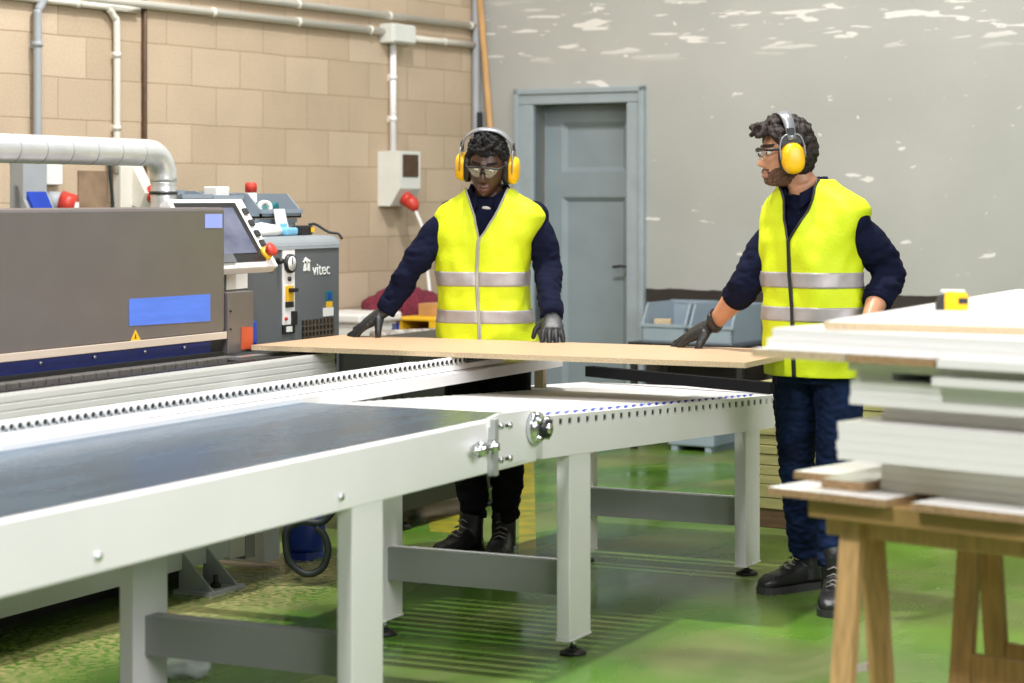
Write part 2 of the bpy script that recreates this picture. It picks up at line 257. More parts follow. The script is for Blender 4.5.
# ------------------------------------------------------------------ mesh helpers
class MB:
    def __init__(s): s.bm = bmesh.new()
    def _mi(s, faces, mi, smooth):
        for f in faces: f.material_index = mi; f.smooth = smooth
    def box(s, x0, x1, y0, y1, z0, z1, mi=0, bev=0.0, mtx=None):
        if x0 > x1: x0, x1 = x1, x0
        if y0 > y1: y0, y1 = y1, y0
        if z0 > z1: z0, z1 = z1, z0
        vs = [s.bm.verts.new((x, y, z)) for z in (z0, z1) for y in (y0, y1) for x in (x0, x1)]
        fs = [s.bm.faces.new([vs[i] for i in q]) for q in ((0, 2, 3, 1), (4, 5, 7, 6), (0, 1, 5, 4), (2, 6, 7, 3), (0, 4, 6, 2), (1, 3, 7, 5))]
        s._mi(fs, mi, False)
        if mtx is not None: bmesh.ops.transform(s.bm, matrix=mtx, verts=vs)
        if bev > 0:
            es = list({e for f in fs for e in f.edges})
            r = bmesh.ops.bevel(s.bm, geom=es, offset=bev, segments=2, affect='EDGES', profile=0.5)
            s._mi(r['faces'], mi, False)
        return s
    def loft(s, rings, closed=True, caps=True, mi=0, smooth=True):
        vr = [[s.bm.verts.new(p) for p in r] for r in rings]
        n = len(vr[0]); fs = []
        for a, b in zip(vr, vr[1:]):
            for i in range(n if closed else n - 1):
                j = (i + 1) % n
                fs.append(s.bm.faces.new((a[i], a[j], b[j], b[i])))
        if caps and closed:
            fs.append(s.bm.faces.new(list(reversed(vr[0])))); fs.append(s.bm.faces.new(vr[-1]))
        s._mi(fs, mi, smooth)
        return s
    def tube(s, pts, rad, seg=12, mi=0, smooth=True, caps=True, flat=1.0, up=None):
        pts = [Vector(p) for p in pts]; n = len(pts)
        if not hasattr(rad, '__len__'): rad = [rad] * n
        prev = None; rings = []
        for i, p in enumerate(pts):
            t = (pts[min(i + 1, n - 1)] - pts[max(i - 1, 0)]).normalized()
            if prev is None:
                a = Vector(up) if up else (Vector((0, 0, 1)) if abs(t.z) < 0.9 else Vector((1, 0, 0)))
                u = (a - t * a.dot(t)).normalized()
            else: u = (prev - t * prev.dot(t)).normalized()
            prev = u; v = t.cross(u)
            rings.append([p + u * (math.cos(2 * math.pi * k / seg) * rad[i] * flat) + v * (math.sin(2 * math.pi * k / seg) * rad[i]) for k in range(seg)])
        return s.loft(rings, True, caps, mi, smooth)
    def cyl(s, p0, p1, r0, r1=None, seg=20, mi=0, smooth=True): return s.tube([p0, p1], [r0, r0 if r1 is None else r1], seg, mi, smooth)
    def ball(s, c, r, mi=0, u=16, v=10, mtx=None):
        if not hasattr(r, '__len__'): r = (r, r, r)
        m = Matrix.Translation(c) @ (mtx if mtx is not None else Matrix.Identity(4)) @ Matrix.Diagonal((*r, 1))
        return s.loft([[m @ Vector((math.cos(2 * math.pi * i / u) * math.sin(math.pi * j / v), math.sin(2 * math.pi * i / u) * math.sin(math.pi * j / v), -math.cos(math.pi * j / v))) for i in range(u)] for j in [0.25] + list(range(1, v)) + [v - 0.25]], True, True, mi, True)
    def prism(s, prof, axis, a0, a1, mi=0, smooth=False):
        # profile of 2-D points extruded along an axis ('x': (y,z), 'y': (x,z), 'z': (x,y))
        def p3(p, a): return {'x': (a, p[0], p[1]), 'y': (p[0], a, p[1]), 'z': (p[0], p[1], a)}[axis]
        return s.loft([[p3(p, a0) for p in prof], [p3(p, a1) for p in prof]], True, True, mi, smooth)
    def xf(s, m): bmesh.ops.transform(s.bm, matrix=m, verts=s.bm.verts[:]); return s
    def build(s, name, mats, parent=None, fix=True):
        if fix: bmesh.ops.recalc_face_normals(s.bm, faces=s.bm.faces[:])
        me = bpy.data.meshes.new(name); s.bm.to_mesh(me); s.bm.free()
        for k in (mats if isinstance(mats, (list, tuple)) else [mats]): me.materials.append(M[k] if isinstance(k, str) else k)
        o = bpy.data.objects.new(name, me); COL.objects.link(o)
        if parent is not None: o.parent = parent
        return o

def tag(o, label=None, cat=None, group=None, kind=None):
    if label: o['label'] = label
    if cat: o['category'] = cat
    if group: o['group'] = group
    if kind: o['kind'] = kind
    return o
def empty(name, loc=(0, 0, 0), rz=0.0, label=None, cat=None, group=None):
    o = bpy.data.objects.new(name, None); o.empty_display_size = 0.1; COL.objects.link(o); o.location = loc; o.rotation_euler = (0, 0, rz)
    return tag(o, label, cat, group)
def struct(o): o['kind'] = 'structure'; return o
def bake(o, mods):
    """apply modifiers built by the list of (type, settings) to o's mesh"""
    for t, st in mods:
        md = o.modifiers.new(t.lower(), t)
        for k, v in st.items(): setattr(md, k, v)
    bpy.context.view_layer.update()
    dg = bpy.context.evaluated_depsgraph_get()
    me = bpy.data.meshes.new_from_object(o.evaluated_get(dg))
    old = o.data; mats = list(old.materials); o.modifiers.clear(); o.data = me; me.name = o.name
    if not me.materials:
        for k in mats: me.materials.append(k)
    bpy.data.meshes.remove(old)
    return o
def smooth_all(o):
    for p in o.data.polygons: p.use_smooth = True
    return o
def remesh(o, vox, it=3, fac=0.5):
    bake(o, [('REMESH', dict(mode='VOXEL', voxel_size=vox, use_smooth_shade=True)), ('SMOOTH', dict(iterations=it, factor=fac))])
    return smooth_all(o)
def wrinkle(o, amp, freq, stretch=(1, 1, 1), seed=0.0, mask=None):
    me = o.data; ns = [v.normal.copy() for v in me.vertices]
    for v, n in zip(me.vertices, ns):
        q = Vector((v.co.x * stretch[0], v.co.y * stretch[1], v.co.z * stretch[2])) * freq + Vector((seed, seed * 1.7, -seed))
        a = amp * (mask(v.co) if mask else 1)
        v.co = v.co + n * (a * noise.noise(q))
    return o
def catmull(pts, n=6):
    P = [Vector(p) for p in pts]; P = [P[0] * 2 - P[1]] + P + [P[-1] * 2 - P[-2]]; out = []
    for i in range(1, len(P) - 2):
        for k in range(n):
            t = k / n
            out.append(0.5 * (2 * P[i] + (P[i + 1] - P[i - 1]) * t + (2 * P[i - 1] - 5 * P[i] + 4 * P[i + 1] - P[i + 2]) * t * t + (3 * P[i] - P[i - 1] - 3 * P[i + 1] + P[i + 2]) * t ** 3))
    out.append(P[-2]); return out
def lerp_list(r, n):
    out = []
    for a, b in zip(r, r[1:]): out += [a + (b - a) * k / n for k in range(n)]
    return out + [r[-1]]
def text_mesh(name, body, size, matn, parent, mtx, depth=0.001):
    cu = bpy.data.curves.new(name, 'FONT'); cu.body = body; cu.size = size; cu.extrude = depth; cu.align_x = 'CENTER'; cu.align_y = 'CENTER'
    t = bpy.data.objects.new(name + '_tmp', cu); COL.objects.link(t); bpy.context.view_layer.update()
    me = bpy.data.meshes.new_from_object(t.evaluated_get(bpy.context.evaluated_depsgraph_get())); bpy.data.objects.remove(t)
    me.materials.clear(); me.materials.append(M[matn]); me.transform(mtx); me.name = name
    o = bpy.data.objects.new(name, me); COL.objects.link(o); o.parent = parent; return o
FRONT = Matrix.Rotation(R(90), 4, 'X')        # text standing up, read from the -y side
# ------------------------------------------------------------------ measuring helpers (metres in the hall from positions seen in the photo)
FPX, HZ = 2166.0, 197.0
def world(D, r): return (FWD[0] * D + RGT[0] * r, FWD[1] * D + RGT[1] * r)
def on_y(px, py, y):
    t = (px - 512) / FPX; D = y / (FWD[1] + RGT[1] * t); return ((FWD[0] + RGT[0] * t) * D, y, EYE - (py - HZ) * D / FPX)
def on_z(px, py, z):
    D = FPX * (EYE - z) / (py - HZ); x, y = world(D, (px - 512) * D / FPX); return (x, y, z)
def at_d(px, py, D):
    x, y = world(D, (px - 512) * D / FPX); return (x, y, EYE - (py - HZ) * D / FPX)
def root_mtx(o):
    m = Matrix.Identity(4)
    while o is not None: m = o.matrix_basis @ m; o = o.parent
    return m
def part(mb, name, mats, parent, kind=None, label=None):
    mb.xf(root_mtx(parent).inverted()); return tag(mb.build(name, mats, parent), label=label, kind=kind)

# ------------------------------------------------------------------ the setting
CORNER = (12.389, 6.307, 0.0); RZ = R(-95.7)
RM = Matrix.Translation(CORNER) @ Matrix.Rotation(RZ, 4, 'Z')
def room_obj(o): o.location = CORNER; o.rotation_euler = (0, 0, RZ); return o
m = MB(); m.box(-4, 22, -6, 12, -0.1, 0); struct(m.build('floor', 'floor'))
m = MB(); m.box(-0.25, 0, -12, 0.2, 0, 5.5); struct(room_obj(m.build('wall_left', 'block')))
m = MB(); m.box(0, 0.45, 0, 0.25, 0, 5.5); m.box(1.12, 9, 0, 0.25, 0, 5.5); m.box(0.45, 1.12, 0, 0.25, 2.06, 5.5)
struct(room_obj(m.build('wall_back', 'plaster')))
# door: leaf with two sunk panels, set back in the opening; frame around it
d = struct(empty('door_1', CORNER, RZ))
def sunk(mb, x0, x1, z0, z1, yb, d):
    # frame moulding of a sunk panel: sloped border and flat field
    w = 0.03
    a = [(x0, yb, z0), (x1, yb, z0), (x1, yb, z1), (x0, yb, z1)]
    b = [(x0 + w, yb + d, z0 + w), (x1 - w, yb + d, z0 + w), (x1 - w, yb + d, z1 - w), (x0 + w, yb + d, z1 - w)]
    A = [mb.bm.verts.new(p) for p in a]; B = [mb.bm.verts.new(p) for p in b]
    for i in range(4): mb.bm.faces.new((A[i], A[(i + 1) % 4], B[(i + 1) % 4], B[i]))
    mb.bm.faces.new(B)
m = MB(); YL = 0.13
m.box(0.45, 0.57, YL, YL + 0.05, 0, 2.06); m.box(1.03, 1.12, YL, YL + 0.05, 0, 2.06)
m.box(0.57, 1.03, YL, YL + 0.05, 1.95, 2.06); m.box(0.57, 1.03, YL, YL + 0.05, 1.48, 1.64); m.box(0.57, 1.03, YL, YL + 0.05, 0, 0.2)
sunk(m, 0.57, 1.03, 1.64, 1.95, YL, 0.025); sunk(m, 0.57, 1.03, 0.2, 1.48, YL, 0.025)
m.build('leaf', 'door_paint', d)
m = MB()
m.box(0.335, 0.45, -0.03, 0.13, 0, 2.06, 0, 0.008); m.box(1.12, 1.225, -0.03, 0.13, 0, 2.06, 0, 0.008); m.box(0.335, 1.225, -0.03, 0.13, 2.06, 2.14, 0, 0.008)
m.box(0.315, 0.35, -0.045, -0.0, 0, 2.16, 0, 0.006); m.box(1.21, 1.245, -0.045, -0.0, 0, 2.16, 0, 0.006); m.box(0.315, 1.245, -0.045, 0.0, 2.125, 2.16, 0, 0.006)
m.build('door_frame', 'frame_paint', d)
m = MB(); m.box(1.055, 1.095, YL - 0.006, YL, 0.97, 1.14, 0, 0.004); m.cyl((1.075, YL - 0.05, 1.05), (1.075, YL, 1.05), 0.009)
m.tube([(1.08, YL - 0.045, 1.05), (1.02, YL - 0.05, 1.05), (0.965, YL - 0.047, 1.045)], 0.009)
m.build('door_handle', 'dark_steel', d)
# painted line on the floor
m = MB()
for q in (((428, 517), (468, 513.5), (470, 534), (430, 532)), ((520, 462), (534, 462), (537, 580), (518, 580))):
    A = [m.bm.verts.new((*on_z(*c, 0.0)[:2], 0.002)) for c in q]; B = [m.bm.verts.new((v.co.x, v.co.y, 0.0)) for v in A]
    m.bm.faces.new(A); m.bm.faces.new(B[::-1])
    for k in range(4): m.bm.faces.new((A[k], B[k], B[(k + 1) % 4], A[(k + 1) % 4]))
M['line_yellow'] = mat('line_yellow', (0.42, 0.34, 0.02), 0.35, 0, 0.6, 9, col2=(0.16, 0.20, 0.03))
struct(m.build('trim_1', 'line_yellow'))

# ------------------------------------------------------------------ things on the block wall (room coordinates: x off the wall, y along it, z up)
def rtag(o, *a): return tag(room_obj(o), *a)
def conduit(pts, r, matn, label, clips=()):
    t = empty('conduit', CORNER, RZ, label, 'pipe')
    m = MB(); m.tube(catmull(pts, 5) if len(pts) > 2 else pts, r, 14); m.build('pipe', matn, t)
    for c, ax in clips:
        c = Vector(c); k = MB(); dv = Vector((0, 0.012, 0)) if ax == 'y' else Vector((0, 0, 0.012))
        k.cyl(c - dv, c + dv, r * 1.25, None, 14); k.box(0, c.x, c.y - 0.012, c.y + 0.012, c.z - r, c.z + r); k.build('pipe_clip', matn, t)
    return t
conduit([(0.03, -9, 2.571), (0.03, -0.03, 2.571)], 0.021, 'pipe_cream', 'upper one of the two long cream conduits running along the block wall', [((0.03, y, 2.571), 'y') for y in (-1.9, -1.0, -0.1)])
conduit([(0.03, -9, 2.472), (0.03, -1.06, 2.472)], 0.022, 'pipe_cream', 'long lower cream conduit on the block wall left of the junction box', [((0.03, y, 2.472), 'y') for y in (-2.65, -1.9, -1.2)])
conduit([(0.03, -0.82, 2.45), (0.03, -0.03, 2.45)], 0.020, 'pipe_cream', 'short cream conduit between the junction box and the room corner', [((0.03, y, 2.45), 'y') for y in (-0.4,)])
conduit([(0.03, -0.962, 1.72), (0.03, -0.962, 2.42)], 0.020, 'white_steel', 'white vertical conduit from the junction box down to the grey socket box', [((0.03, -0.962, z), 'z') for z in (1.95, 2.2)])
conduit([(0.04, -3.985, 1.62), (0.04, -3.985, 2.32), (0.04, -3.983, 2.38), (0.05, -3.95, 2.46), (0.06, -3.95, 2.7)], 0.021, 'pipe_grey', 'thick pale grey vertical pipe rising behind the silver duct at far left', [((0.04, -3.985, 2.22), 'z')])
conduit([(0.03, -9, 2.44), (0.03, -3.70, 2.44), (0.03, -3.50, 2.435), (0.03, -3.43, 2.39), (0.03, -3.41, 2.30), (0.03, -3.41, 1.6)], 0.018, 'pipe_cream', 'cream conduit bending from the wall top down to the grey wall plug', [((0.03, -3.41, 2.2), 'z'), ((0.03, -3.41, 1.83), 'z'), ((0.03, -3.7, 2.44), 'y')])
m = MB(); m.tube([(0.015, -3.18, 0.5), (0.015, -3.18, 3.2)], 0.012); m.box(0, 0.012, -3.192, -3.168, 0.5, 3.2)
rtag(m.build('iron_pipe', 'brown_pipe'), 'dark brown vertical iron pipe on the block wall left of the monitor', 'pipe')
m = MB(); m.box(0, 0.10, -1.066, -0.83, 2.405, 2.52, 0, 0.008)
t = room_obj(empty('junction_box')); tag(t, 'pale square junction box where the conduits meet on the block wall', 'junction box'); m.build('housing', 'cream_plastic', t)
m = MB(); m.box(0.10, 0.112, -1.06, -0.836, 2.412, 2.513, 0, 0.004); m.build('cover', 'cream_plastic', t)
# grey-white socket box with dark window and red plug
t = room_obj(empty('socket_box')); tag(t, 'pale electrical socket box with a dark window on the block wall', 'socket box')
m = MB(); m.prism([(0, 1.426), (0.09, 1.426), (0.16, 1.53), (0.16, 1.755), (0, 1.755)], 'y', -1.077, -0.86); m.build('housing', 'cream_plastic', t)
m = MB(); m.box(0.155, 0.166, -1.05, -0.885, 1.60, 1.735, 0, 0.004); m.build('window', 'brown_pipe', t)
m = MB(); dv = Vector((0.105, 0, -0.07)).normalized(); c0 = Vector((0.125, -0.97, 1.475))
m.cyl(c0, c0 + dv * 0.035, 0.045, 0.04); m.box(0.10, 0.15, -1.01, -0.93, 1.45, 1.50, 0, 0.008); m.build('socket', 'red', t)
t = room_obj(empty('power_plug')); tag(t, 'red industrial plug with a white cable hanging from the socket box', 'plug')
m = MB(); m.tube([c0 + dv * 0.036, c0 + dv * 0.055, c0 + dv * 0.08 + Vector((0, 0, -0.01)), c0 + dv * 0.088 + Vector((0, 0.0, -0.03))], [0.044, 0.042, 0.034, 0.016]); m.build('plug_body', 'red', t)
m = MB(); e0 = c0 + dv * 0.088 + Vector((0, 0, -0.025))
m.tube(catmull([e0, e0 + Vector((0.05, 0.01, -0.13)), (0.27, -0.95, 1.05), (0.31, -0.98, 0.90), (0.33, -1.0, 0.78)], 5), 0.011, 8); m.build('cable', 'white_plastic', t)
# grey trunking, plate, blue socket, red plug at far left
m = MB(); m.box(0, 0.09, -4.13, -3.97, 0.4, 1.72, 0, 0.006); rtag(m.build('cable_trunking', 'pipe_grey'), 'grey vertical cable trunking below the silver duct at the far left', 'trunking')
m = MB(); m.box(0, 0.05, -4.03, -3.82, 1.54, 1.66, 0, 0.004); rtag(m.build('wall_plate', 'white_plastic'), 'white rectangular plate under the silver duct above the blue wall socket', 'plate')
t = room_obj(empty('wall_socket')); tag(t, 'grey wall socket with a blue cover below the white plate', 'socket')
m = MB(); m.prism([(0, 1.535), (0.05, 1.535), (0.13, 1.40), (0.0, 1.36)], 'y', -4.13, -3.95); m.build('housing', 'pipe_grey', t)
m = MB(); m.prism([(0.058, 1.532), (0.072, 1.537), (0.138, 1.424), (0.126, 1.412)], 'y', -4.11, -3.98); m.build('cover', 'blue', t)
t = room_obj(empty('power_plug')); tag(t, 'round red plug with a pale label beside the blue wall socket', 'plug')
m = MB(); m.cyl((0.03, -3.92, 1.46), (0.10, -3.88, 1.45), 0.05, 0.055); m.build('plug_body', 'pipe_grey', t)
m = MB(); m.cyl((0.10, -3.88, 1.45), (0.16, -3.85, 1.44), 0.062, 0.05); m.build('plug_cap', 'red', t)
m = MB(); m.box(0.155, 0.165, -3.87, -3.83, 1.425, 1.455); m.build('label_plate', 'paper', t)
m = MB(); m.box(0, 0.012, -3.665, -3.455, 1.2, 1.612, 0, 0.002); rtag(m.build('wood_patch', 'brown_patch'), 'stained brown board patch on the block wall under the silver duct', 'board')
m = MB(); m.tube(catmull([(0.025, -3.47, 1.75), (0.03, -3.46, 1.6), (0.03, -3.44, 1.4), (0.03, -3.45, 1.1)], 5), 0.009, 8); rtag(m.build('cable', 'rubber'), 'thin black cable hanging beside the brown board patch', 'cable')
t = room_obj(empty('wall_plug')); tag(t, 'grey slanted wall plug housing with round red button behind the silver duct', 'plug')
m = MB(); m.box(0, 0.06, -3.41, -3.32, 1.42, 1.64, 0, 0.008); m.prism([(0.0, 1.62), (0.06, 1.64), (0.15, 1.50), (0.11, 1.42), (0.0, 1.46)], 'y', -3.33, -3.25); m.build('housing', 'pipe_cream', t)
m = MB(); m.cyl((0.12, -3.27, 1.50), (0.165, -3.26, 1.485), 0.045, 0.038); m.build('button', 'red', t)
# corner items
m = MB(); m.tube([(0.035, -0.04, 0.0), (0.035, -0.04, 3.4)], 0.026); rtag(m.build('corner_pipe', 'pipe_grey'), 'grey vertical pipe in the corner between block wall and painted wall', 'pipe')
m = MB(); m.tube([(0.075, -0.06, 0.7), (0.075, -0.06, 2.02)], 0.018); rtag(m.build('black_tube', 'rubber'), 'short black tube standing in the corner behind the wooden pole', 'pipe')
m = MB(); m.tube([(0.36, -0.10, 0.0), (0.0 + 0.055, -0.05, 2.9)], 0.021, 10); rtag(m.build('wooden_pole', 'pole_wood'), 'long wooden pole leaning in the corner behind the worker with folded collar', 'pole')

# bench along the block wall with odds and ends
t = room_obj(empty('workbench')); tag(t, 'low workbench against the block wall behind the worker leaning on the board', 'bench')
m = MB(); m.box(0.03, 0.96, -2.3, -0.80, 0.66, 0.70, 0, 0.004); m.build('bench_top', 'bearer', t)
for x in (0.08, 0.86):
    for y in (-2.22, -0.88): k = MB(); k.box(x, x + 0.06, y, y + 0.06, 0, 0.66); k.build('leg', 'dark_cab', t)
t = room_obj(empty('storage_box')); tag(t, 'long off-white lidded box on the bench beside the gloved hand', 'box')
m = MB(); m.box(0.22, 0.56, -2.05, -1.68, 0.70, 0.785, 0, 0.012); m.build('body', 'cream_plastic', t)
m = MB(); m.box(0.20, 0.58, -2.07, -1.66, 0.785, 0.838, 0, 0.014); m.build('lid', 'white_plastic', t)
m = MB(); m.ball((0, 0, 0), (0.20, 0.30, 0.16), 0, 32, 20)
for v in m.bm.verts:
    q = v.co.copy(); n_ = noise.noise(q * 9) * 0.045 + noise.noise(q * 22) * 0.02; v.co += q.normalized() * n_; v.co.z = max(v.co.z, -0.10)
m.xf(Matrix.Translation((0.33, -1.30, 0.80))); rtag(m.build('cloth_heap', 'red_cloth'), 'crumpled dark red cloth heap on the bench behind the worker', 'cloth')
m = MB(); m.box(0.50, 0.56, -1.74, -1.60, 0.70, 0.775, 0, 0.006); rtag(m.build('blue_box', 'blue'), 'small bright blue box on the bench by the red cloth', 'box')
t = room_obj(empty('tray')); tag(t, 'yellow plastic tray on the bench under the cardboard box', 'tray')
m = MB(); m.box(0.53, 0.80, -1.66, -1.22, 0.785, 0.805, 0, 0.005); m.box(0.76, 0.80, -1.66, -1.22, 0.70, 0.785); m.box(0.53, 0.57, -1.66, -1.22, 0.70, 0.785); m.box(0.57, 0.76, -1.26, -1.22, 0.70, 0.785); m.build('tray_body', 'yellow', t)
m = MB(); m.box(0.58, 0.80, -1.5, -1.26, 0.805, 0.875, 0, 0.003); rtag(m.build('cardboard_box', 'card'), 'small brown cardboard box on the yellow tray', 'box')
m = MB(); prof = []
M['striped_roll'] = mat('striped_roll', (0.62, 0.58, 0.52), 0.6, 0, 0.0, 14, stretch=(1, 2.5, 2.5), col2=(0.14, 0.11, 0.10))
m.tube([(0.72, -2.15, 0.73), (0.90, -1.72, 0.73)], 0.028, 14); rtag(m.build('striped_roll', 'striped_roll'), 'grey and white striped roll lying along the bench front', 'roll')

# bins by the far wall
t = room_obj(empty('metal_stand')); tag(t, 'dark low metal stand carrying the blue-grey bins by the far wall', 'stand')
m = MB(); m.box(1.40, 2.14, -0.52, -0.06, 0.60, 0.63); m.build('stand_top', 'dark_steel', t)
for x in (1.41, 2.10):
    for y in (-0.51, -0.09): k = MB(); k.box(x, x + 0.035, y, y + 0.03, 0, 0.60); k.build('leg', 'dark_steel', t)
def open_bin(mb, x0, x1, y0, y1, z0, z1, w=0.012, front=0.45):
    # open-fronted stacking bin, opening towards -y
    mb.box(x0, x1, y0, y1, z0, z0 + w); mb.box(x0, x1, y1 - w, y1, z0, z1); zf = z0 + (z1 - z0) * front
    for xa in (x0, x1 - w): mb.prism([(y0, z0), (y1, z0), (y1, z1), (y0 + 0.07, z1), (y0, zf)], 'x', xa, xa + w)
    mb.box(x0, x1, y0, y0 + w, z0, zf); mb.box(x0 - 0.008, x1 + 0.008, y1 - 0.016, y1 + 0.004, z1 - 0.015, z1 + 0.004)
    mb.box(x0 - 0.006, x1 + 0.006, y0 - 0.008, y0 + w, zf - 0.012, zf + 0.006)
    return mb
m = MB(); open_bin(m, 1.48, 1.77, -0.50, -0.10, 0.63, 0.86); rtag(m.build('storage_bin', 'bin_blue'), 'blue-grey open bin holding wood scraps by the door', 'bin')
m = MB(); open_bin(m, 1.79, 2.07, -0.50, -0.10, 0.63, 0.855); rtag(m.build('storage_bin', 'bin_blue'), 'blue-grey empty bin right of the bin with wood scraps', 'bin')
for i, (x, y, z, sx, sy, sz, rz, lb) in enumerate([(1.58, -0.42, 0.645, 0.10, 0.07, 0.12, 20, 'upright pale wood offcut in the blue-grey bin, left of its pair'), (1.69, -0.40, 0.645, 0.13, 0.06, 0.08, -25, 'lower tilted pale wood offcut in the blue-grey bin, right of its pair')]):
    m = MB(); m.box(-sx / 2, sx / 2, -sy / 2, sy / 2, 0, sz, 0, 0.004, Matrix.Translation((x, y, z)) @ Matrix.Rotation(R(rz), 4, 'Z'))
    rtag(m.build('wood_offcut', 'chip_edge_pale'), lb, 'wood piece', 'wood scraps in the bin')
m = MB(); m.box(1.62, 1.92, -0.44, -0.08, 0.03, 0.27, 0, 0.01); m.box(1.60, 1.94, -0.46, -0.06, 0.25, 0.29, 0, 0.006)
for x in (1.64, 1.86): m.box(x, x + 0.04, -0.43, -0.09, 0, 0.03)
rtag(m.build('plastic_crate', 'bin_blue'), 'blue-grey crate standing on the floor under the metal stand', 'crate')

# ------------------------------------------------------------------ edge-banding machine
mc = empty('edge_banding_machine', (6.0, 4.9, 0), 0, 'long edge-banding machine with grey-brown hood and dark blue guard', 'machine')
m = MB(); m.box(4.2, 7.015, 4.65, 5.02, 0.958, 1.44, 0, 0.012); part(m, 'hood', 'hood', mc)
m = MB(); m.box(4.2, 7.015, 4.642, 4.65, 0.934, 0.962, 0, 0.002); M['strip'] = mat('strip', (0.66, 0.55, 0.45), 0.4, 0.1, 0.06, 6); part(m, 'pressure_strip', 'strip', mc, label='pale strip along the bottom of the hood')
m = MB(); m.box(4.2, 6.93, 4.66, 4.72, 0.885, 0.955); 
for x in (5.9, 6.2, 6.5, 6.75): m.cyl((x, 4.66, 0.918), (x, 4.653, 0.918), 0.007, None, 10, 1)
part(m, 'guard', ['navy_panel', 'alu'], mc, label='dark blue guard strip with small bolts')
m = MB(); m.box(4.2, 6.95, 4.47, 4.62, 0.80, 0.845); m.box(4.2, 6.97, 4.625, 4.70, 0.80, 0.888); m.box(6.93, 7.0, 4.66, 4.72, 0.885, 0.955)
part(m, 'chain_bed', 'black', mc)
m = MB(); x = 4.25
while x < 6.92: m.box(x, x + 0.062, 4.56, 4.62, 0.845, 0.874, 0, 0.004); x += 0.068
part(m, 'feed_chain', 'pad_rubber', mc)
m = MB(); m.box(4.2, 7.30, 4.44, 4.47, 0.82, 0.868); m.box(6.9, 7.6, 4.50, 4.62, 0.80, 0.862); m.box(6.92, 7.28, 4.52, 4.58, 0.862, 0.872, 1)
x = 4.3
while x < 7.3: m.box(x, x + 0.018, 4.35, 4.40, 0.86, 0.874); x += 0.036
part(m, 'guide_rail', ['black', 'alu'], mc)
m = MB()
prof = [(4.42, 0.868), (4.322, 0.876)]
for k in range(6):
    z = 0.866 - k * 0.025; prof += [(4.32, z), (4.32, z - 0.017), (4.324, z - 0.019), (4.324, z - 0.023)]
prof += [(4.32, 0.70), (4.42, 0.70)]
m.prism(prof, 'x', 4.2, 7.285); part(m, 'support_beam', 'pale_alu', mc)
m = MB(); m.box(4.2, 7.24, 4.42, 4.85, 0.30, 0.80); part(m, 'lower_body', 'machine_white', mc)
m = MB(); m.box(4.2, 7.02, 4.84, 4.9, 0.0, 0.30); part(m, 'underside_shadow', 'black', mc)  # black sheet added in place of the shadow under the machine
m = MB(); m.box(4.2, 7.06, 4.66, 4.80, 0.085, 0.30, 0, 0.004); part(m, 'base_beam', 'machine_white', mc)
m = MB()
for x in (6.74, 6.90):
    m.prism([(4.675, 0.16), (4.52, 0.012), (4.675, 0.012)], 'x', x, x + 0.010)
m.box(6.71, 6.94, 4.51, 4.68, 0.0, 0.014); m.cyl((6.83, 4.57, 0.014), (6.83, 4.57, 0.06), 0.010, None, 12, 1); m.cyl((6.83, 4.57, 0.014), (6.83, 4.57, 0.03), 0.020, None, 6, 1)
part(m, 'foot_bracket', ['pipe_grey', 'black'], mc)
m = MB(); m.box(7.062, 7.17, 4.66, 4.80, 0.075, 0.32, 0, 0.003); m.cyl((7.11, 4.659, 0.26), (7.11, 4.654, 0.26), 0.014, None, 14, 1); part(m, 'end_cap', ['white_plastic', 'red'], mc)
m = MB(); m.box(7.172, 7.24, 4.66, 4.75, 0.06, 0.15, 0); part(m, 'pipe_socket', 'pipe_grey', mc)
m = MB(); m.box(7.32, 7.44, 4.67, 5.1, 0.02, 0.42, 0, 0.004); part(m, 'lower_cabinet', 'machine_white', mc)
# tape, warning sign
def patch(mb, q, off, mi=0):
    A = [mb.bm.verts.new(p) for p in q]; B = [mb.bm.verts.new((p[0], p[1] - off, p[2])) for p in q]; n = len(A)
    for i in range(n): mb.bm.faces.new((A[i], A[(i + 1) % n], B[(i + 1) % n], B[i])).material_index = mi
    mb.bm.faces.new(B).material_index = mi; return mb
m = MB(); patch(m, [on_y(*p, 4.650) for p in ((129, 299), (210, 294), (210, 321), (129, 326))], 0.002); part(m, 'masking_tape', 'tape', mc, label='wide strip of blue tape low on the hood')
m = MB(); patch(m, [on_y(*p, 4.650) for p in ((205, 214), (222, 214), (222, 228), (205, 228))], 0.002); part(m, 'masking_tape', 'tape_pale', mc, label='small pale blue tape at the hood corner')
m = MB(); patch(m, [on_y(*p, 4.650) for p in ((130, 342), (141, 341), (135.5, 330))], 0.002); a, b, c = [Vector(on_y(*p, 4.647)) for p in ((135.0, 338.5), (136.2, 338.4), (135.6, 334))]
patch(m, [a, b, c], 0.001, 1); part(m, 'warning_sign', ['yellow', 'black'], mc, label='yellow warning triangle')
# end housing with orange flap
m = MB(); m.box(7.018, 7.20, 4.64, 4.84, 0.874, 1.112, 0, 0.003)
for z in (1.04, 0.97): m.cyl((7.035, 4.64, z), (7.035, 4.636, z), 0.005, None, 8, 1)
part(m, 'end_housing', ['hood', 'black'], mc)
m = MB(); patch(m, [on_y(*p, 4.64) for p in ((241, 327), (252, 327), (252, 348.5), (241, 349.5))], 0.004); part(m, 'flap', 'orange_red', mc)
m = MB(); p0 = on_y(254.5, 335, 4.66); m.box(7.2, 7.235, 4.645, 4.68, 0.90, 0.99, 0, 0.006); part(m, 'blue_knob', 'blue', mc)
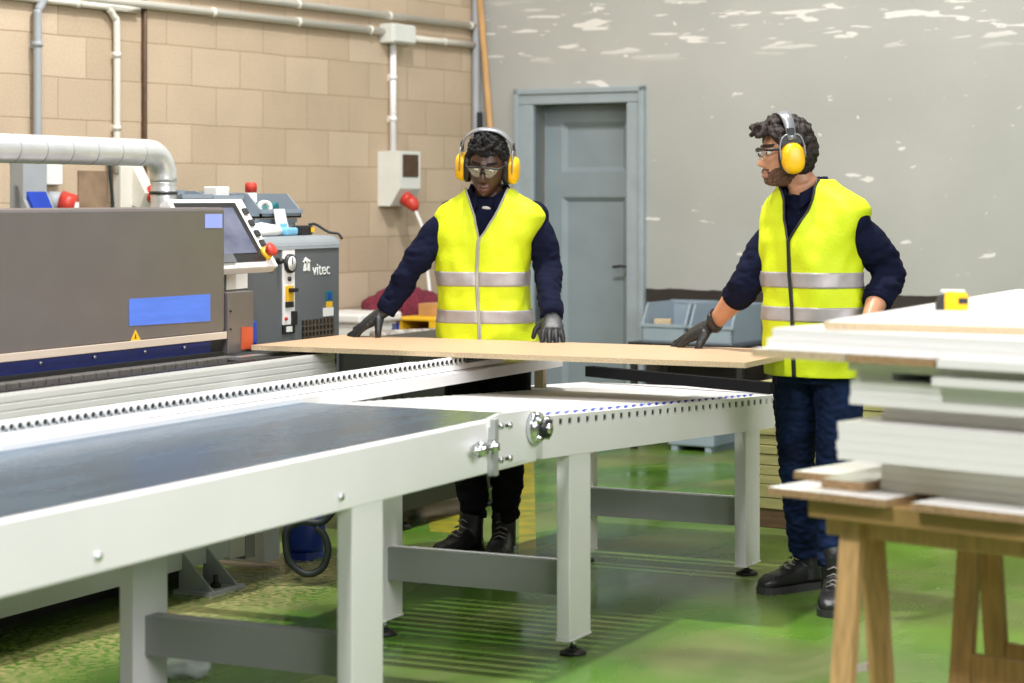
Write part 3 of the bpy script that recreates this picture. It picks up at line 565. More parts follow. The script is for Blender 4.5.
# grey control cabinet with rounded top
UY = 4.87
m = MB(); pr = [(UY, 0.70), (UY, 1.255)] + [(UY + 0.05 - 0.05 * math.cos(R(a)), 1.255 + 0.05 * math.sin(R(a))) for a in range(15, 91, 15)] + [(5.5, 1.305), (5.5, 0.70)]
m.prism(pr, 'x', 7.302, 8.245); part(m, 'control_cabinet', 'machine_grey', mc)
m = MB(); pr = [(UY - 0.006, 1.258), (UY - 0.004, 1.27)] + [(UY + 0.05 - 0.056 * math.cos(R(a)), 1.258 + 0.055 * math.sin(R(a))) for a in range(15, 91, 15)] + [(5.5, 1.313), (5.5, 1.30)]
m.prism(pr + [(UY + 0.06, 1.27)], 'x', 7.302, 8.25); cab = part(m, 'cabinet_top', 'machine_top', mc)
def uq(*pts): return [on_y(x, y, UY) for x, y in pts]
m = MB(); patch(m, uq((282, 249), (294, 248.5), (294, 333), (282, 334)), 0.004); gp = part(m, 'gauge_panel', 'white_steel', mc)
gx, _, gz = on_y(288, 263.5, UY)
m = MB(); m.cyl((gx, UY, gz), (gx, UY - 0.02, gz), 0.040, 0.040, 24, 0); m.cyl((gx, UY - 0.02, gz), (gx, UY - 0.022, gz), 0.031, None, 24, 1); m.box(gx - 0.003, gx + 0.003, UY - 0.025, UY - 0.022, gz - 0.004, gz + 0.026, 2); m.cyl((gx, UY, gz - 0.065), (gx, UY - 0.012, gz - 0.065), 0.010, None, 10, 2)
part(m, 'pressure_gauge', ['black', 'paper', 'dark_steel'], mc)
m = MB(); patch(m, uq((284.5, 286), (292, 285.5), (292, 301), (284.5, 301.5)), 0.010); sx, _, sz = on_y(289, 290, UY); m.box(sx - 0.02, sx + 0.03, UY - 0.03, UY - 0.01, sz - 0.008, sz + 0.008, 1, 0.002); part(m, 'main_switch', ['yellow', 'black'], mc)
m = MB(); patch(m, uq((284.5, 302), (292, 301.5), (292, 307), (284.5, 307.5)), 0.010); patch(m, uq((282, 325), (294, 324), (294, 333), (282, 334)), 0.006); sx, _, sz = on_y(292, 318, UY); m.box(sx - 0.015, sx + 0.015, UY - 0.02, UY - 0.003, sz - 0.03, sz + 0.03, 0, 0.003); m.cyl((on_y(284.7, 317, UY)[0], UY - 0.003, sz), (on_y(284.7, 317, UY)[0], UY - 0.012, sz), 0.008, None, 10, 2); patch(m, uq((285, 326.5), (291, 326), (291, 331.5), (285, 332)), 0.008, 1)
part(m, 'switch_block', ['black', 'paper', 'red'], mc)
m = MB(); patch(m, uq((226, 274), (247, 272), (247, 288), (226, 290)), 0.003); part(m, 'label_plate', 'paper', mc, label='blank white plate under the monitor')
m = MB(); patch(m, uq((268, 265), (273, 264.5), (273, 271), (268, 271.5)), 0.003); part(m, 'sticker', 'yellow', mc, label='small yellow sticker under the red button')
m = MB(); cx, _, cz = on_y(277.5, 261, UY); m.cyl((cx, UY, cz), (cx, UY - 0.03, cz), 0.014, 0.010, 14); part(m, 'key_switch', 'black', mc)
m = MB(); patch(m, uq((325.5, 291), (332.5, 290.5), (332.5, 301), (325.5, 301.5)), 0.003, 0); patch(m, uq((326, 301.5), (332, 301), (332, 307), (326, 307.5)), 0.003, 1); patch(m, uq((323, 308), (333, 307), (333, 315.5), (323, 316.5)), 0.003, 2); patch(m, uq((327.5, 293), (330.5, 292.8), (330.5, 299), (327.5, 299.2)), 0.005, 3)
part(m, 'sticker', ['teal', 'yellow', 'paper', 'blue'], mc, label='green, yellow and white stickers on the cabinet')
m = MB(); patch(m, uq((302, 320.5), (333, 317), (333, 340), (302, 344)), 0.002, 0)
for k in range(9):
    px = 303.5 + k * 3.6; a = Vector(on_y(px, 319, UY)); m.box(a.x - 0.004, a.x + 0.004, UY - 0.008, UY, 0.80, on_y(px, 320.6 - (px - 302) * 0.11, UY)[2], 1)
for k in range(5): z = 0.83 + k * 0.024; m.box(on_y(302, 330, UY)[0], on_y(333, 330, UY)[0], UY - 0.007, UY, z - 0.003, z + 0.003, 1)
part(m, 'vent_grille', ['black', 'brass_dark'], mc)
# lettering and emblem on the cabinet
lx, _, lz = on_y(321, 268.5, UY)
text_mesh('lettering', 'vitec', 0.074, 'paper', mc, root_mtx(mc).inverted() @ Matrix.Translation((lx, UY - 0.002, lz - 0.004)) @ FRONT @ Matrix.Diagonal((1.05, 1, 1, 1)), 0.001)
m = MB()
for q in ([(303.2, 271), (305.6, 271), (306, 262), (304.5, 260)], [(304.3, 263.5), (303, 262), (305.5, 257.2), (310.3, 260.5), (309.6, 262.3)], [(307.6, 271), (309.6, 271), (309.3, 262), (307.2, 261)], [(305.5, 267), (308, 268.5), (308, 270.7), (305.3, 269.7)]): patch(m, uq(*q), 0.003)
part(m, 'emblem', 'paper', mc, label='white emblem of a tilted folded shape')
# monitor leaning back, with bezel keys and red emergency button
mon = Matrix.Translation((7.165, 4.745, 1.335)) @ Matrix.Rotation(R(-33), 4, 'X')   # local x along the machine, z up the screen, -y out
def mbx(mb, *a, **k): return mb.box(*a, mtx=mon, **k)
m = MB(); mbx(m, -0.27, 0.25, 0, 0.05, -0.158, 0.165, bev=0.006); part(m, 'monitor', 'white_plastic', mc)
m = MB(); mbx(m, -0.25, 0.175, -0.004, 0.0, -0.132, 0.143); part(m, 'screen_bezel', 'black', mc)
m = MB(); mbx(m, -0.22, 0.135, -0.007, -0.004, -0.095, 0.118); part(m, 'screen', 'screen', mc)
m = MB(); mbx(m, -0.17, -0.05, -0.012, -0.004, -0.135, -0.098); part(m, 'touch_pad', 'machine_grey', mc)
for k, z in enumerate((0.10, 0.045, -0.005, -0.05)):
    m = MB(); mbx(m, 0.198, 0.226, -0.012, 0.0, z - 0.014, z + 0.014, bev=0.003); part(m, 'key_button', 'dark_steel', mc)
m = MB(); c = mon @ Vector((0.195, 0, -0.10)); n_ = (mon.to_3x3() @ Vector((0, -1, 0)))
m.cyl(c, c + n_ * 0.018, 0.029, 0.025, 20, 1); m.cyl(c + n_ * 0.018, c + n_ * 0.034, 0.018, None, 16, 0); m.tube([c + n_ * 0.028, c + n_ * 0.032, c + n_ * 0.044, c + n_ * 0.050], [0.022, 0.028, 0.028, 0.018], 20, 0)
part(m, 'emergency_button', ['red', 'yellow'], mc)
m = MB(); m.box(7.05, 7.40, 4.80, 4.90, 1.195, 1.30, 0, 0.004); part(m, 'monitor_arm', 'machine_grey', mc)
# suction pipe
dt = empty('suction_duct', (7.24, 5.1, 0.9), 0, 'silver spiral duct that bends down behind the machine hood', 'duct')
m = MB(); path = [(3.2, 5.1, 1.657), (7.145, 5.1, 1.657)] + [(7.145 + 0.10 * math.sin(R(a)), 5.1, 1.557 + 0.10 * math.cos(R(a))) for a in range(15, 91, 15)] + [(7.245, 5.1, 1.54)]
m.tube(path, 0.054, 28)
x = 5.2
while x < 7.1: m.tube([(x - 0.004, 5.1, 1.657), (x, 5.1, 1.657), (x + 0.004, 5.1, 1.657)], [0.0545, 0.0548, 0.0545], 28, 1); x += 0.155
part(m, 'spiral_pipe', ['zinc', 'pipe_grey'], dt)
m = MB(); pts = []; rr = []
for k in range(40): pts.append((7.245, 5.1, 1.545 - k * 0.009)); rr.append(0.050 + 0.003 * (k % 2) + 0.004 * noise.noise(Vector((k * 0.7, 0, 0))))
m.tube(pts, rr, 28); part(m, 'flexible_hose', 'zinc', dt)
m = MB(); m.tube([(7.245, 5.1, 1.503), (7.245, 5.1, 1.490)], [0.058, 0.058], 28); part(m, 'hose_clamp', 'dark_steel', dt)
m = MB(); m.box(7.16, 7.33, 5.025, 5.18, 0.9, 1.19); part(m, 'duct_base', 'hood', dt)

# things lying on the cabinet top
def tbin(x0, x1, y0, y1, z0, z1, label, front=0.5):
    # bin opening towards -y; built in machine axes
    m = MB(); open_bin(m, x0, x1, y0, y1, z0, z1, 0.008, front); return tag(m.build('storage_bin', 'bin_grey'), label, 'bin')
tbin(7.94, 8.25, 5.10, 5.40, 1.313, 1.383, 'lower grey bin on the machine cabinet, carrying another bin', 0.95)
tbin(7.94, 8.27, 5.08, 5.40, 1.388, 1.495, 'upper grey open bin with a red-capped bottle on the machine cabinet', 0.30)
bt = empty('bottle', (8.00, 5.17, 1.397), 0, 'white bottle with a red cap standing in the upper grey bin', 'bottle')
m = MB(); m.tube([(0, 0, 0), (0, 0, 0.06), (0, 0, 0.10), (0, 0, 0.105)], [0.026, 0.027, 0.025, 0.018], 18); m.build('body', 'white_plastic', bt)
m = MB(); m.tube([(0, 0, 0.105), (0, 0, 0.14), (0, 0, 0.147)], [0.026, 0.026, 0.02], 18); m.build('cap', 'red', bt)
m = MB(); m.tube([(0, 0, 0.03), (0, 0, 0.06)], [0.0275, 0.028], 18); m.build('label_band', 'teal', bt)
m = MB(); c = Vector((8.055, 5.135, 1.432)); u = Vector((-0.5, -0.85, 0)).normalized()
rg = []
for a, r_ in ((-0.012, 0.034), (0.012, 0.034), (0.012, 0.018), (-0.012, 0.018), (-0.012, 0.034)):
    v = u.cross(Vector((0, 0, 1))); rg.append([c + u * a + (v * math.cos(k * math.pi / 12) + Vector((0, 0, 1)) * math.sin(k * math.pi / 12)) * r_ for k in range(24)])
m.loft(rg, True, False); tag(m.build('tape_roll', 'cream_plastic'), 'cream tape roll standing in the upper grey bin', 'tape')
m = MB(); m.box(-0.05, 0.05, -0.03, 0.03, 0, 0.028, 0, 0.004, Matrix.Translation((8.17, 5.19, 1.415)) @ Matrix.Rotation(R(-20), 4, 'Y')); tag(m.build('teal_pad', 'teal'), 'teal pad lying in the upper grey bin', 'pad')
m = MB(); m.prism([(-0.05, 0), (0.05, 0), (0.04, 0.115), (-0.045, 0.115)], 'y', -0.002, 0.002, 0); m.box(-0.02, 0.035, -0.004, -0.002, 0.02, 0.05, 1)
m.xf(Matrix.Translation((8.07, 5.045, 1.315)) @ Matrix.Rotation(R(-12), 4, 'X')); tag(m.build('card_note', ['paper', 'sky_plastic']), 'white card with a pale blue mark leaning on the lower grey bin', 'card')
m = MB(); m.ball((0, 0, 0), (0.13, 0.06, 0.035), 0, 24, 14)
for v in m.bm.verts: v.co += v.co.normalized() * noise.noise(v.co * 30) * 0.012; v.co.z = max(v.co.z, -0.018)
m.xf(Matrix.Translation((7.80, 4.985, 1.335))); tag(m.build('plastic_bag', 'white_plastic'), 'crumpled white plastic bag on the cabinet by the monitor', 'bag')
m = MB(); m.box(-0.06, 0.06, -0.03, 0.03, 0, 0.034, 0, 0.01); m.xf(Matrix.Translation((7.99, 4.98, 1.314)) @ Matrix.Rotation(R(8), 4, 'Z')); tag(m.build('wipes_pack', 'sky_plastic'), 'light blue soft pack on the cabinet beside the black adapter', 'packet')
ad = empty('power_adapter', (8.115, 4.98, 1.314), 0, 'black power adapter with a trailing cable on the cabinet edge', 'adapter')
m = MB(); m.box(-0.05, 0.055, -0.025, 0.025, 0, 0.042, 0, 0.008); m.build('body', 'black', ad)
m = MB(); m.box(0.025, 0.055, -0.032, -0.03, 0.012, 0.034); m.build('sticker', 'yellow', ad)
m = MB(); m.tube(catmull([(0.06, 0, 0.045), (0.10, -0.01, 0.045), (0.125, -0.06, 0.012), (0.14, -0.10, 0.004), (0.147, -0.117, -0.02)], 5), 0.006, 8); m.build('cable', 'rubber', ad)
tbin(7.46, 7.67, 5.16, 5.30, 1.313, 1.505, 'dark grey bin beside the duct behind the hood', 0.9)
tbin(7.69, 7.91, 5.16, 5.30, 1.313, 1.500, 'blue-grey bin behind the top edge of the monitor', 0.9)
m = MB(); m.box(7.78, 7.88, 5.20, 5.27, 1.322, 1.525, 0, 0.006); tag(m.build('white_carton', 'white_plastic'), 'small white carton in the bin behind the monitor', 'carton')

# blue pump and hose under the machine
pu = empty('pump', (8.05, 4.60, 0), 0, 'blue pump with a looping black hose on the floor below the machine', 'pump')
px0 = on_z(309, 561, 0); PX, PYY = px0[0] + 0.06, px0[1] + 0.06
m = MB(); m.tube([(PX, PYY, 0.03), (PX, PYY, 0.05), (PX, PYY, 0.16), (PX, PYY, 0.18)], [0.07, 0.088, 0.088, 0.07], 26); m.box(PX - 0.07, PX + 0.07, PYY - 0.05, PYY + 0.05, 0, 0.03); part(m, 'tank', 'blue', pu)
m = MB(); m.tube([(PX, PYY, 0.18), (PX, PYY, 0.24)], [0.045, 0.045], 20); m.tube([(PX, PYY, 0.24), (PX, PYY, 0.36)], [0.08, 0.08], 20)
for k in range(12): a = k * math.pi / 6; m.box(PX + 0.078 * math.cos(a) - 0.004, PX + 0.078 * math.cos(a) + 0.004, PYY + 0.078 * math.sin(a) - 0.004, PYY + 0.078 * math.sin(a) + 0.004, 0.25, 0.35)
part(m, 'motor', 'blue', pu)
m = MB(); m.box(PX + 0.09, PX + 0.12, PYY - 0.02, PYY + 0.03, 0, 0.36); part(m, 'bracket', 'navy_panel', pu)
m = MB(); hp = [at_d(px, py, 8.25) for px, py in ((335, 508), (322, 522), (300, 522), (287, 530), (286, 545), (290, 562), (306, 574), (322, 568), (328, 550), (324, 535), (316, 527))]
m.tube(catmull(hp, 6), 0.014, 10); part(m, 'hose', 'rubber', pu)
# dark cabinet behind the worker's boots
dc = empty('steel_cabinet', (8.8, 4.9, 0), 0, 'dark steel cabinet on levelling feet behind the worker leaning on the board', 'cabinet')
m = MB(); a = on_y(395, 490, 4.62); m.box(8.32, 9.5, 4.62, 5.0, 0.09, 0.83, 0, 0.005); part(m, 'body', 'dark_cab', dc)
m = MB(); m.box(8.36, 8.39, 4.612, 4.62, 0.10, 0.82); part(m, 'edge_strip', 'dark_steel', dc)
for x in (8.47, 9.3): m = MB(); m.cyl((x, 4.68, 0.012), (x, 4.68, 0.13), 0.012, None, 12); m.tube([(x, 4.68, 0), (x, 4.68, 0.012), (x, 4.68, 0.03)], [0.045, 0.045, 0.018], 18); part(m, 'foot', 'black', dc)

# roller-wheel panel support, two sections with the rear one pulled out
m = MB(); m.prism([(3.745, 0.862), (3.72, 0.856), (3.715, 0.837), (3.90, 0.837), (3.90, 0.862)], 'x', 4.0, 7.55); part(m, 'upper_support_rail', 'white_steel', mc)
m = MB(); m.prism([(3.715, 0.834), (3.70, 0.828), (3.70, 0.787), (3.86, 0.787), (3.86, 0.834)], 'x', 4.0, 8.06, 0); part(m, 'lower_support_rail', 'white_steel', mc)
m = MB(); m.box(4.0, 7.55, 3.724, 3.75, 0.858, 0.866); part(m, 'wheel_slot', 'black', mc)
w0 = None; x = 4.52
while x < 7.24:
    if w0 is None:
        m = MB(); m.cyl((0, -0.008, 0), (0, 0.010, 0), 0.0150, None, 14, 0); m.cyl((0, -0.0095, 0), (0, -0.008, 0), 0.0085, None, 10, 1); w0 = m.build('roller_wheel', ['white_plastic', 'black'], mc); o = w0
    else: o = w0.copy(); COL.objects.link(o)
    o.location = Vector((x, 3.728, 0.8700)) - Vector(mc.location); x += 0.0355
for x in (4.9, 6.55): m = MB(); m.box(x, x + 0.08, 3.74, 4.40, 0.735, 0.787); part(m, 'support_arm', 'grey_steel', mc)
m = MB(); m.box(8.00, 8.03, 3.76, 3.80, 0.70, 0.787); part(m, 'end_block', 'chip_edge_pale', mc)

# the board being fed through
m = MB(); m.box(0, 0.69, -2.03, 0, 0, 0.019, 0); 
for f in m.bm.faces:
    if abs(f.normal.z) < 0.5: f.material_index = 1
m.bm.normal_update()
for f in m.bm.faces: f.material_index = 0 if abs(f.calc_center_median().z - 0.0095) > 0.005 else 1
o = m.build('chipboard_panel', ['chip_face', 'chip_edge_pale']); o.location = (7.12, 4.60, 0.8855)
tag(o, 'long thin chipboard panel both workers rest their hands on', 'board')

# ------------------------------------------------------------------ conveyors
YN, YF = 2.87, 3.62
def leg_u(parent, x, yc, z1, closed=False, zb=0.035):
    # channel-section leg, web towards the outside
    m = MB(); y0 = yc
    if closed: m.box(x, x + 0.165, y0, y0 + 0.047, zb, z1, 0, 0.003); m.box(x - 0.002, x + 0.167, y0 - 0.002, y0 + 0.049, zb - 0.006, zb)
    else: m.box(x, x + 0.165, y0, y0 + 0.008, zb, z1); m.box(x, x + 0.008, y0, y0 + 0.045, zb, z1); m.box(x + 0.157, x + 0.165, y0, y0 + 0.045, zb, z1); m.box(x - 0.002, x + 0.167, y0 - 0.002, y0 + 0.047, zb - 0.006, zb)
    L = part(m, 'leg', 'white_steel', parent)
    m = MB(); cx, cy = x + 0.08, y0 + 0.025
    m.cyl((cx, cy, 0.018), (cx, cy, zb), 0.011, None, 12, 0); m.tube([(cx, cy, 0.0), (cx, cy, 0.008), (cx, cy, 0.020)], [0.043, 0.043, 0.016], 22, 1); part(m, 'foot', ['chrome', 'black'], L)
bc = empty('belt_conveyor', (4.6, 3.25, 0), 0, 'near white conveyor with a blue-grey polished steel bed', 'conveyor')
m = MB(); m.box(2.3, 6.06, YN, YN + 0.035, 0.663, 0.818, 0, 0.004); part(m, 'side_panel', 'white_steel', bc)
m = MB(); m.box(2.3, 6.06, YF + 0.10, YF + 0.13, 0.663, 0.812); part(m, 'side_panel', 'white_steel', bc)
m = MB(); m.box(2.3, 6.03, YN + 0.035, YF + 0.10, 0.79, 0.812); part(m, 'bed', 'belt', bc)
for x in (5.42, 4.45):
    for k in (0,): m = MB(); m.cyl((on_y(97 if x < 5 else 340, 561 if x < 5 else 501, YN)[0], YN, 0.70), (on_y(97 if x < 5 else 340, 561 if x < 5 else 501, YN)[0], YN - 0.008, 0.70), 0.010, None, 10); part(m, 'bolt', 'chrome', bc)
leg_u(bc, 4.935, YN + 0.004, 0.665, True); leg_u(bc, 4.935, YF - 0.045, 0.70, True)
m = MB(); m.box(4.99, 5.05, YN + 0.05, YF - 0.04, 0.20, 0.31); part(m, 'cross_rail', 'grey_steel', bc)
leg_u(bc, 2.75, YN + 0.004, 0.665, True); leg_u(bc, 2.75, YF - 0.045, 0.70)
# end plate with slots, tension screw and drive bearing
m = MB(); pl = [on_y(*p, YN) for p in ((487, 418), (497, 413.5), (528, 409.5), (541, 416), (541, 440), (524, 459), (488, 470.5))]
patch(m, pl, 0.010); ep = part(m, 'end_plate', 'white_steel', bc)
for px, py in ((500, 426), (509, 425), (500, 460), (509, 458)):
    a = Vector(on_y(px, py, YN - 0.010)); m = MB(); m.box(a.x - 0.028, a.x + 0.020, a.y - 0.003, a.y, a.z - 0.005, a.z + 0.005, 0, 0.002); m.cyl((a.x, a.y, a.z), (a.x, a.y - 0.009, a.z), 0.010, None, 6, 1); part(m, 'slot_bolt', ['dark_steel', 'chrome'], ep)
m = MB(); a = Vector(on_y(489, 447, YN)); m.box(a.x - 0.012, a.x + 0.016, YN - 0.026, YN, a.z - 0.085, a.z + 0.085, 0, 0.004); part(m, 'bracket', 'grey_steel', bc)
m = MB(); a = Vector(on_y(480, 449, YN - 0.02)); m.cyl((a.x - 0.05, a.y - 0.01, a.z), (a.x + 0.09, a.y - 0.01, a.z), 0.009, None, 12); m.cyl((a.x - 0.03, a.y - 0.01, a.z), (a.x - 0.005, a.y - 0.01, a.z), 0.024, None, 6); m.cyl((a.x + 0.055, a.y - 0.01, a.z), (a.x + 0.075, a.y - 0.01, a.z), 0.021, None, 6); part(m, 'tension_screw', 'chrome', bc)
m = MB(); a = Vector(on_y(533, 428, YN - 0.01)); y0 = a.y
m.tube([(a.x, y0, a.z), (a.x, y0 - 0.02, a.z), (a.x, y0 - 0.035, a.z)], [0.052, 0.050, 0.034], 24, 0)
m.tube([(a.x, y0 - 0.03, a.z), (a.x, y0 - 0.055, a.z)], [0.030, 0.028], 20, 1); m.tube([(a.x, y0 - 0.05, a.z), (a.x, y0 - 0.062, a.z)], [0.017, 0.016], 16, 2)
for k in range(4): an = R(45 + 90 * k); m.cyl((a.x + 0.038 * math.cos(an), y0 - 0.018, a.z + 0.038 * math.sin(an)), (a.x + 0.038 * math.cos(an), y0 - 0.042, a.z + 0.038 * math.sin(an)), 0.010, None, 6, 0)
part(m, 'drive_bearing', ['chrome', 'black', 'chrome'], bc)

rc = empty('roller_conveyor', (7.2, 3.25, 0), 0, 'white roller table sloping down towards the standing bearded worker', 'conveyor')
X0, X1, ZA, ZB = 6.10, 8.38, 0.797, 0.680
def zt(x): return ZA + (ZB - ZA) * (x - X0) / (X1 - X0)
def slab(mb, x0, x1, y0, y1, za, zb, mi=0):
    mb.loft([[(x, y0, zt(x) + za), (x, y1, zt(x) + za), (x, y1, zt(x) + zb), (x, y0, zt(x) + zb)] for x in (x0, x1)], True, True, mi, False)
m = MB(); slab(m, X0, X1, YN, YN + 0.02, -0.132, -0.034); slab(m, X0, X1, YN, YN + 0.02, -0.012, 0.0)
x = X0 + 0.012
while x < X1: slab(m, x, x + 0.042, YN, YN + 0.02, -0.034, -0.012); x += 0.07
part(m, 'side_panel', 'white_steel', rc)
m = MB(); slab(m, X0, X1, YF + 0.08, YF + 0.10, -0.132, 0.0); part(m, 'side_panel', 'white_steel', rc)
m = MB(); slab(m, X0, X1, YN + 0.021, YN + 0.024, -0.04, -0.008); part(m, 'slot_backing', 'dark_steel', rc)
r0 = None; x = X0 + 0.068
while x < 8.16:
    if r0 is None:
        m = MB(); m.cyl((0, 0.025, 0), (0, YF + 0.075 - YN, 0), 0.025, None, 18, 0); m.cyl((0, 0.035, 0), (0, 0.046, 0), 0.0275, None, 18, 1); m.cyl((0, 0.001, 0), (0, 0.025, 0), 0.008, None, 10, 2)
        r0 = m.build('roller', ['pale_alu', 'blue', 'dark_steel'], rc); o = r0
    else: o = r0.copy(); COL.objects.link(o)
    o.location = Vector((x, YN, zt(x) - 0.021)) - Vector(rc.location); x += 0.07
m = MB(); slab(m, 8.20, X1 + 0.47, YN + 0.02, YF + 0.33, -0.02, -0.003); slab(m, X1 - 0.02, X1 + 0.45, YN, YN + 0.02, -0.05, -0.003); part(m, 'end_plate', 'white_steel', rc)
m = MB(); m.loft([[Vector((8.80, 3.93, z)), Vector((8.84, 3.91, z)), Vector((8.37, 2.88, z)), Vector((8.33, 2.90, z))] for z in (0.682, 0.728)], True, True, 0, False); part(m, 'stop_bar', 'stop_black', rc)
for xl in (6.315, 7.965):
    leg_u(rc, xl, YN + 0.004, zt(xl) - 0.128, True, zb=0.06 if xl < 7 else 0.045); leg_u(rc, xl, YF - 0.045, zt(xl) - 0.10, True, zb=0.06 if xl < 7 else 0.045)
    m = MB(); m.box(xl + 0.06, xl + 0.12, YN + 0.05, YF - 0.04, 0.19, 0.30); part(m, 'cross_rail', 'grey_steel', rc)

# ------------------------------------------------------------------ stack of sheets on the floor behind the standing worker
SM = Matrix.Translation((*on_z(737, 524, 0)[:2], 0)) @ Matrix.Rotation(R(-116 + 26 + 0), 4, 'Z')
sa = math.atan2(on_z(962, 545, 0)[1] - on_z(762, 527, 0)[1], on_z(962, 545, 0)[0] - on_z(762, 527, 0)[0])
def srot(o): o.location = (*on_z(739, 525, 0)[:2], 0); o.rotation_euler = (0, 0, sa); return o
for k, y in enumerate((0.0, 0.62)):
    m = MB(); m.box(0.0, 1.5, y, y + 0.11, 0, 0.085, 0, 0.004); srot(tag(m.build('timber_bearer', 'bearer'), ('front' if k == 0 else 'rear') + ' dark brown timber bearer on the floor under the stacked sheets', 'beam', 'bearers under the stacked sheets'))
ords = ['lowest', 'second from bottom', 'third from bottom', 'fourth from bottom', 'fifth from bottom', 'sixth from bottom', 'sixth from top', 'fifth from top', 'fourth from top', 'third from top', 'second from top', 'topmost']
z = 0.085
for k in range(12):
    th_ = (0.05, 0.06, 0.04, 0.045, 0.05, 0.04, 0.045, 0.05, 0.045, 0.04, 0.045, 0.045)[k]; dx = random.uniform(-0.008, 0.012)
    m = MB(); m.box(dx, 1.45 + dx, random.uniform(-0.006, 0.006), 0.74, z + 0.0005, z + th_ - 0.003, 0, 0.002)
    srot(tag(m.build('wooden_sheet', 'ply'), ords[k] + ' sheet of the greenish wood stack on the floor behind the bearded worker', 'board', 'stacked sheets on the floor')); z += th_

# ------------------------------------------------------------------ trestle table with piles of cut white boards
TO = (4.7935, 1.5777); TA = R(-106.0)
TM = Matrix.Translation((*TO, 0)) @ Matrix.Rotation(TA, 4, 'Z')     # local x = along the table front to the right, y = away
def tloc(o): o.location = (*TO, 0); o.rotation_euler = (0, 0, TA); return o
def tboard(label, x0, x1, y0, y1, z0, z1, front='melamine', left='melamine', face='melamine', rot=0.0, group='cut boards piled on the trestle table', right=None):
    m = MB(); m.box(0, x1 - x0, 0, y1 - y0, 0, z1 - z0 - 0.0006)
    names = [face, front, left, right or left]
    for f in m.bm.faces:
        c = f.calc_center_median()
        if abs(c.y) < 1e-6: f.material_index = 1
        elif abs(c.x) < 1e-6: f.material_index = 2
        elif abs(c.x - (x1 - x0)) < 1e-6: f.material_index = 3
    m.xf(Matrix.Translation((x0, y0, z0)) @ Matrix.Rotation(R(rot), 4, 'Z'))
    return tloc(tag(m.build('cut_board', names), label, 'board', group))
tt = tloc(empty('trestle_table_top')); bpy.data.objects.remove(tt)
m = MB(); m.box(0, 1.35, 0, 0.80, 0.742, 0.787, 0, 0.003); tloc(tag(m.build('table_plank', 'pine_beam'), 'thick brown wooden tabletop resting on the two trestles', 'tabletop'))
def trestle(x0, x1, yc, label, zr):
    t = tloc(empty('trestle')); tag(t, label, 'trestle', 'wooden trestles under the boards')
    m = MB(); m.box(x0 - 0.05, x1 + 0.05, yc - 0.035, yc + 0.035, 0.695, 0.7415, 0, 0.003); m.build('top_rail', 'pine', t)
    for x in (x0, x1 - 0.055):
        for s in (-1, 1):
            m = MB(); m.loft([[(x, yc + s * (0.036 + 0.09 * u) - 0.012, z), (x + 0.055, yc + s * (0.036 + 0.09 * u) - 0.012, z), (x + 0.055, yc + s * (0.036 + 0.09 * u) + 0.012, z), (x, yc + s * (0.036 + 0.09 * u) + 0.012, z)] for u, z in ((1, 0), (0, 0.735))], True, True, 0, False)
            m.build('leg', 'pine', t)
    for s in (-1, 1):
        u = 1 - zr / 0.735; yy = yc + s * (0.036 + 0.09 * u)
        m = MB(); m.box(x0 + 0.056, x1 - 0.056, yy - 0.011, yy + 0.011, zr - 0.035, zr + 0.035, 0, 0.002); m.build('brace', 'pine', t)
    return t
def stay(t, x, yc, z):
    u = 1 - z / 0.735; w = 0.036 + 0.09 * u
    m = MB(); m.loft([[(x - 0.006, y, zz - 0.009), (x - 0.003, y, zz - 0.009), (x - 0.003, y, zz + 0.009), (x - 0.006, y, zz + 0.009)] for y, zz in ((yc - w, z), (yc - 0.01, z + 0.006), (yc + w, z))], True, True, 0, False); m.cyl((x - 0.012, yc - 0.01, z + 0.006), (x, yc - 0.01, z + 0.006), 0.008, None, 10)
    m.build('metal_stay', 'white_steel', t)
t = trestle(0.055, 1.0, 0.10, 'left pine trestle under the front of the brown tabletop', 0.20); stay(t, 0.055, 0.10, 0.375)
t = trestle(0.15, 1.25, 0.47, 'right pine trestle standing further back under the brown tabletop', 0.36); stay(t, 0.15, 0.47, 0.555)
C_, W_ = 'chip_edge', 'melamine'
tboard('lowest left white board with raw brown front edge, directly on the tabletop corner', -0.091, 0.226, -0.03, 0.70, 0.787, 0.806, C_, W_, right=C_)
tboard('lowest right white board with raw brown front edge, directly on the tabletop', 0.293, 0.575, -0.03, 0.70, 0.787, 0.806, C_, W_, right=C_)
tboard('third lowest-layer board at the right end of the tabletop', 0.60, 1.25, 0.0, 0.70, 0.787, 0.806)
tboard('short white offcut with raw edge lying on the lowest left board', -0.13, 0.125, 0.13, 0.50, 0.806, 0.825, C_, W_)
tboard('tiny brown-edged offcut lying in front of the short white offcut', 0.01, 0.125, 0.04, 0.122, 0.806, 0.828, C_, C_)
def pile(n, x0, x1, y0, y1, z0, z1, where, front=W_, left=W_, jit=0.004, face=W_):
    for k in range(n):
        a = z0 + (z1 - z0) * k / n; b = z0 + (z1 - z0) * (k + 1) / n
        nm = {0: 'bottom', n - 1: 'top'}.get(k, ('second' if k == 1 else 'third')) + ' board of '
        tboard(nm + where, x0 + random.uniform(-jit, jit), x1, y0 + random.uniform(-jit, jit) * 0.6, y1, a, b, front if isinstance(front, str) else front[k], left, face)
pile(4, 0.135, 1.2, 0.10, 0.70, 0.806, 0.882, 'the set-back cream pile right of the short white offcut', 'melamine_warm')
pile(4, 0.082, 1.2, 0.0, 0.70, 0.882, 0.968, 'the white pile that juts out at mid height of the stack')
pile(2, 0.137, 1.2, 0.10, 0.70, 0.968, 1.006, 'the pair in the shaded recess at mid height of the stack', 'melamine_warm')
pile(3, 0.095, 1.2, 0.03, 0.70, 1.006, 1.064, 'the upper-middle pale pile just below the dark gap')
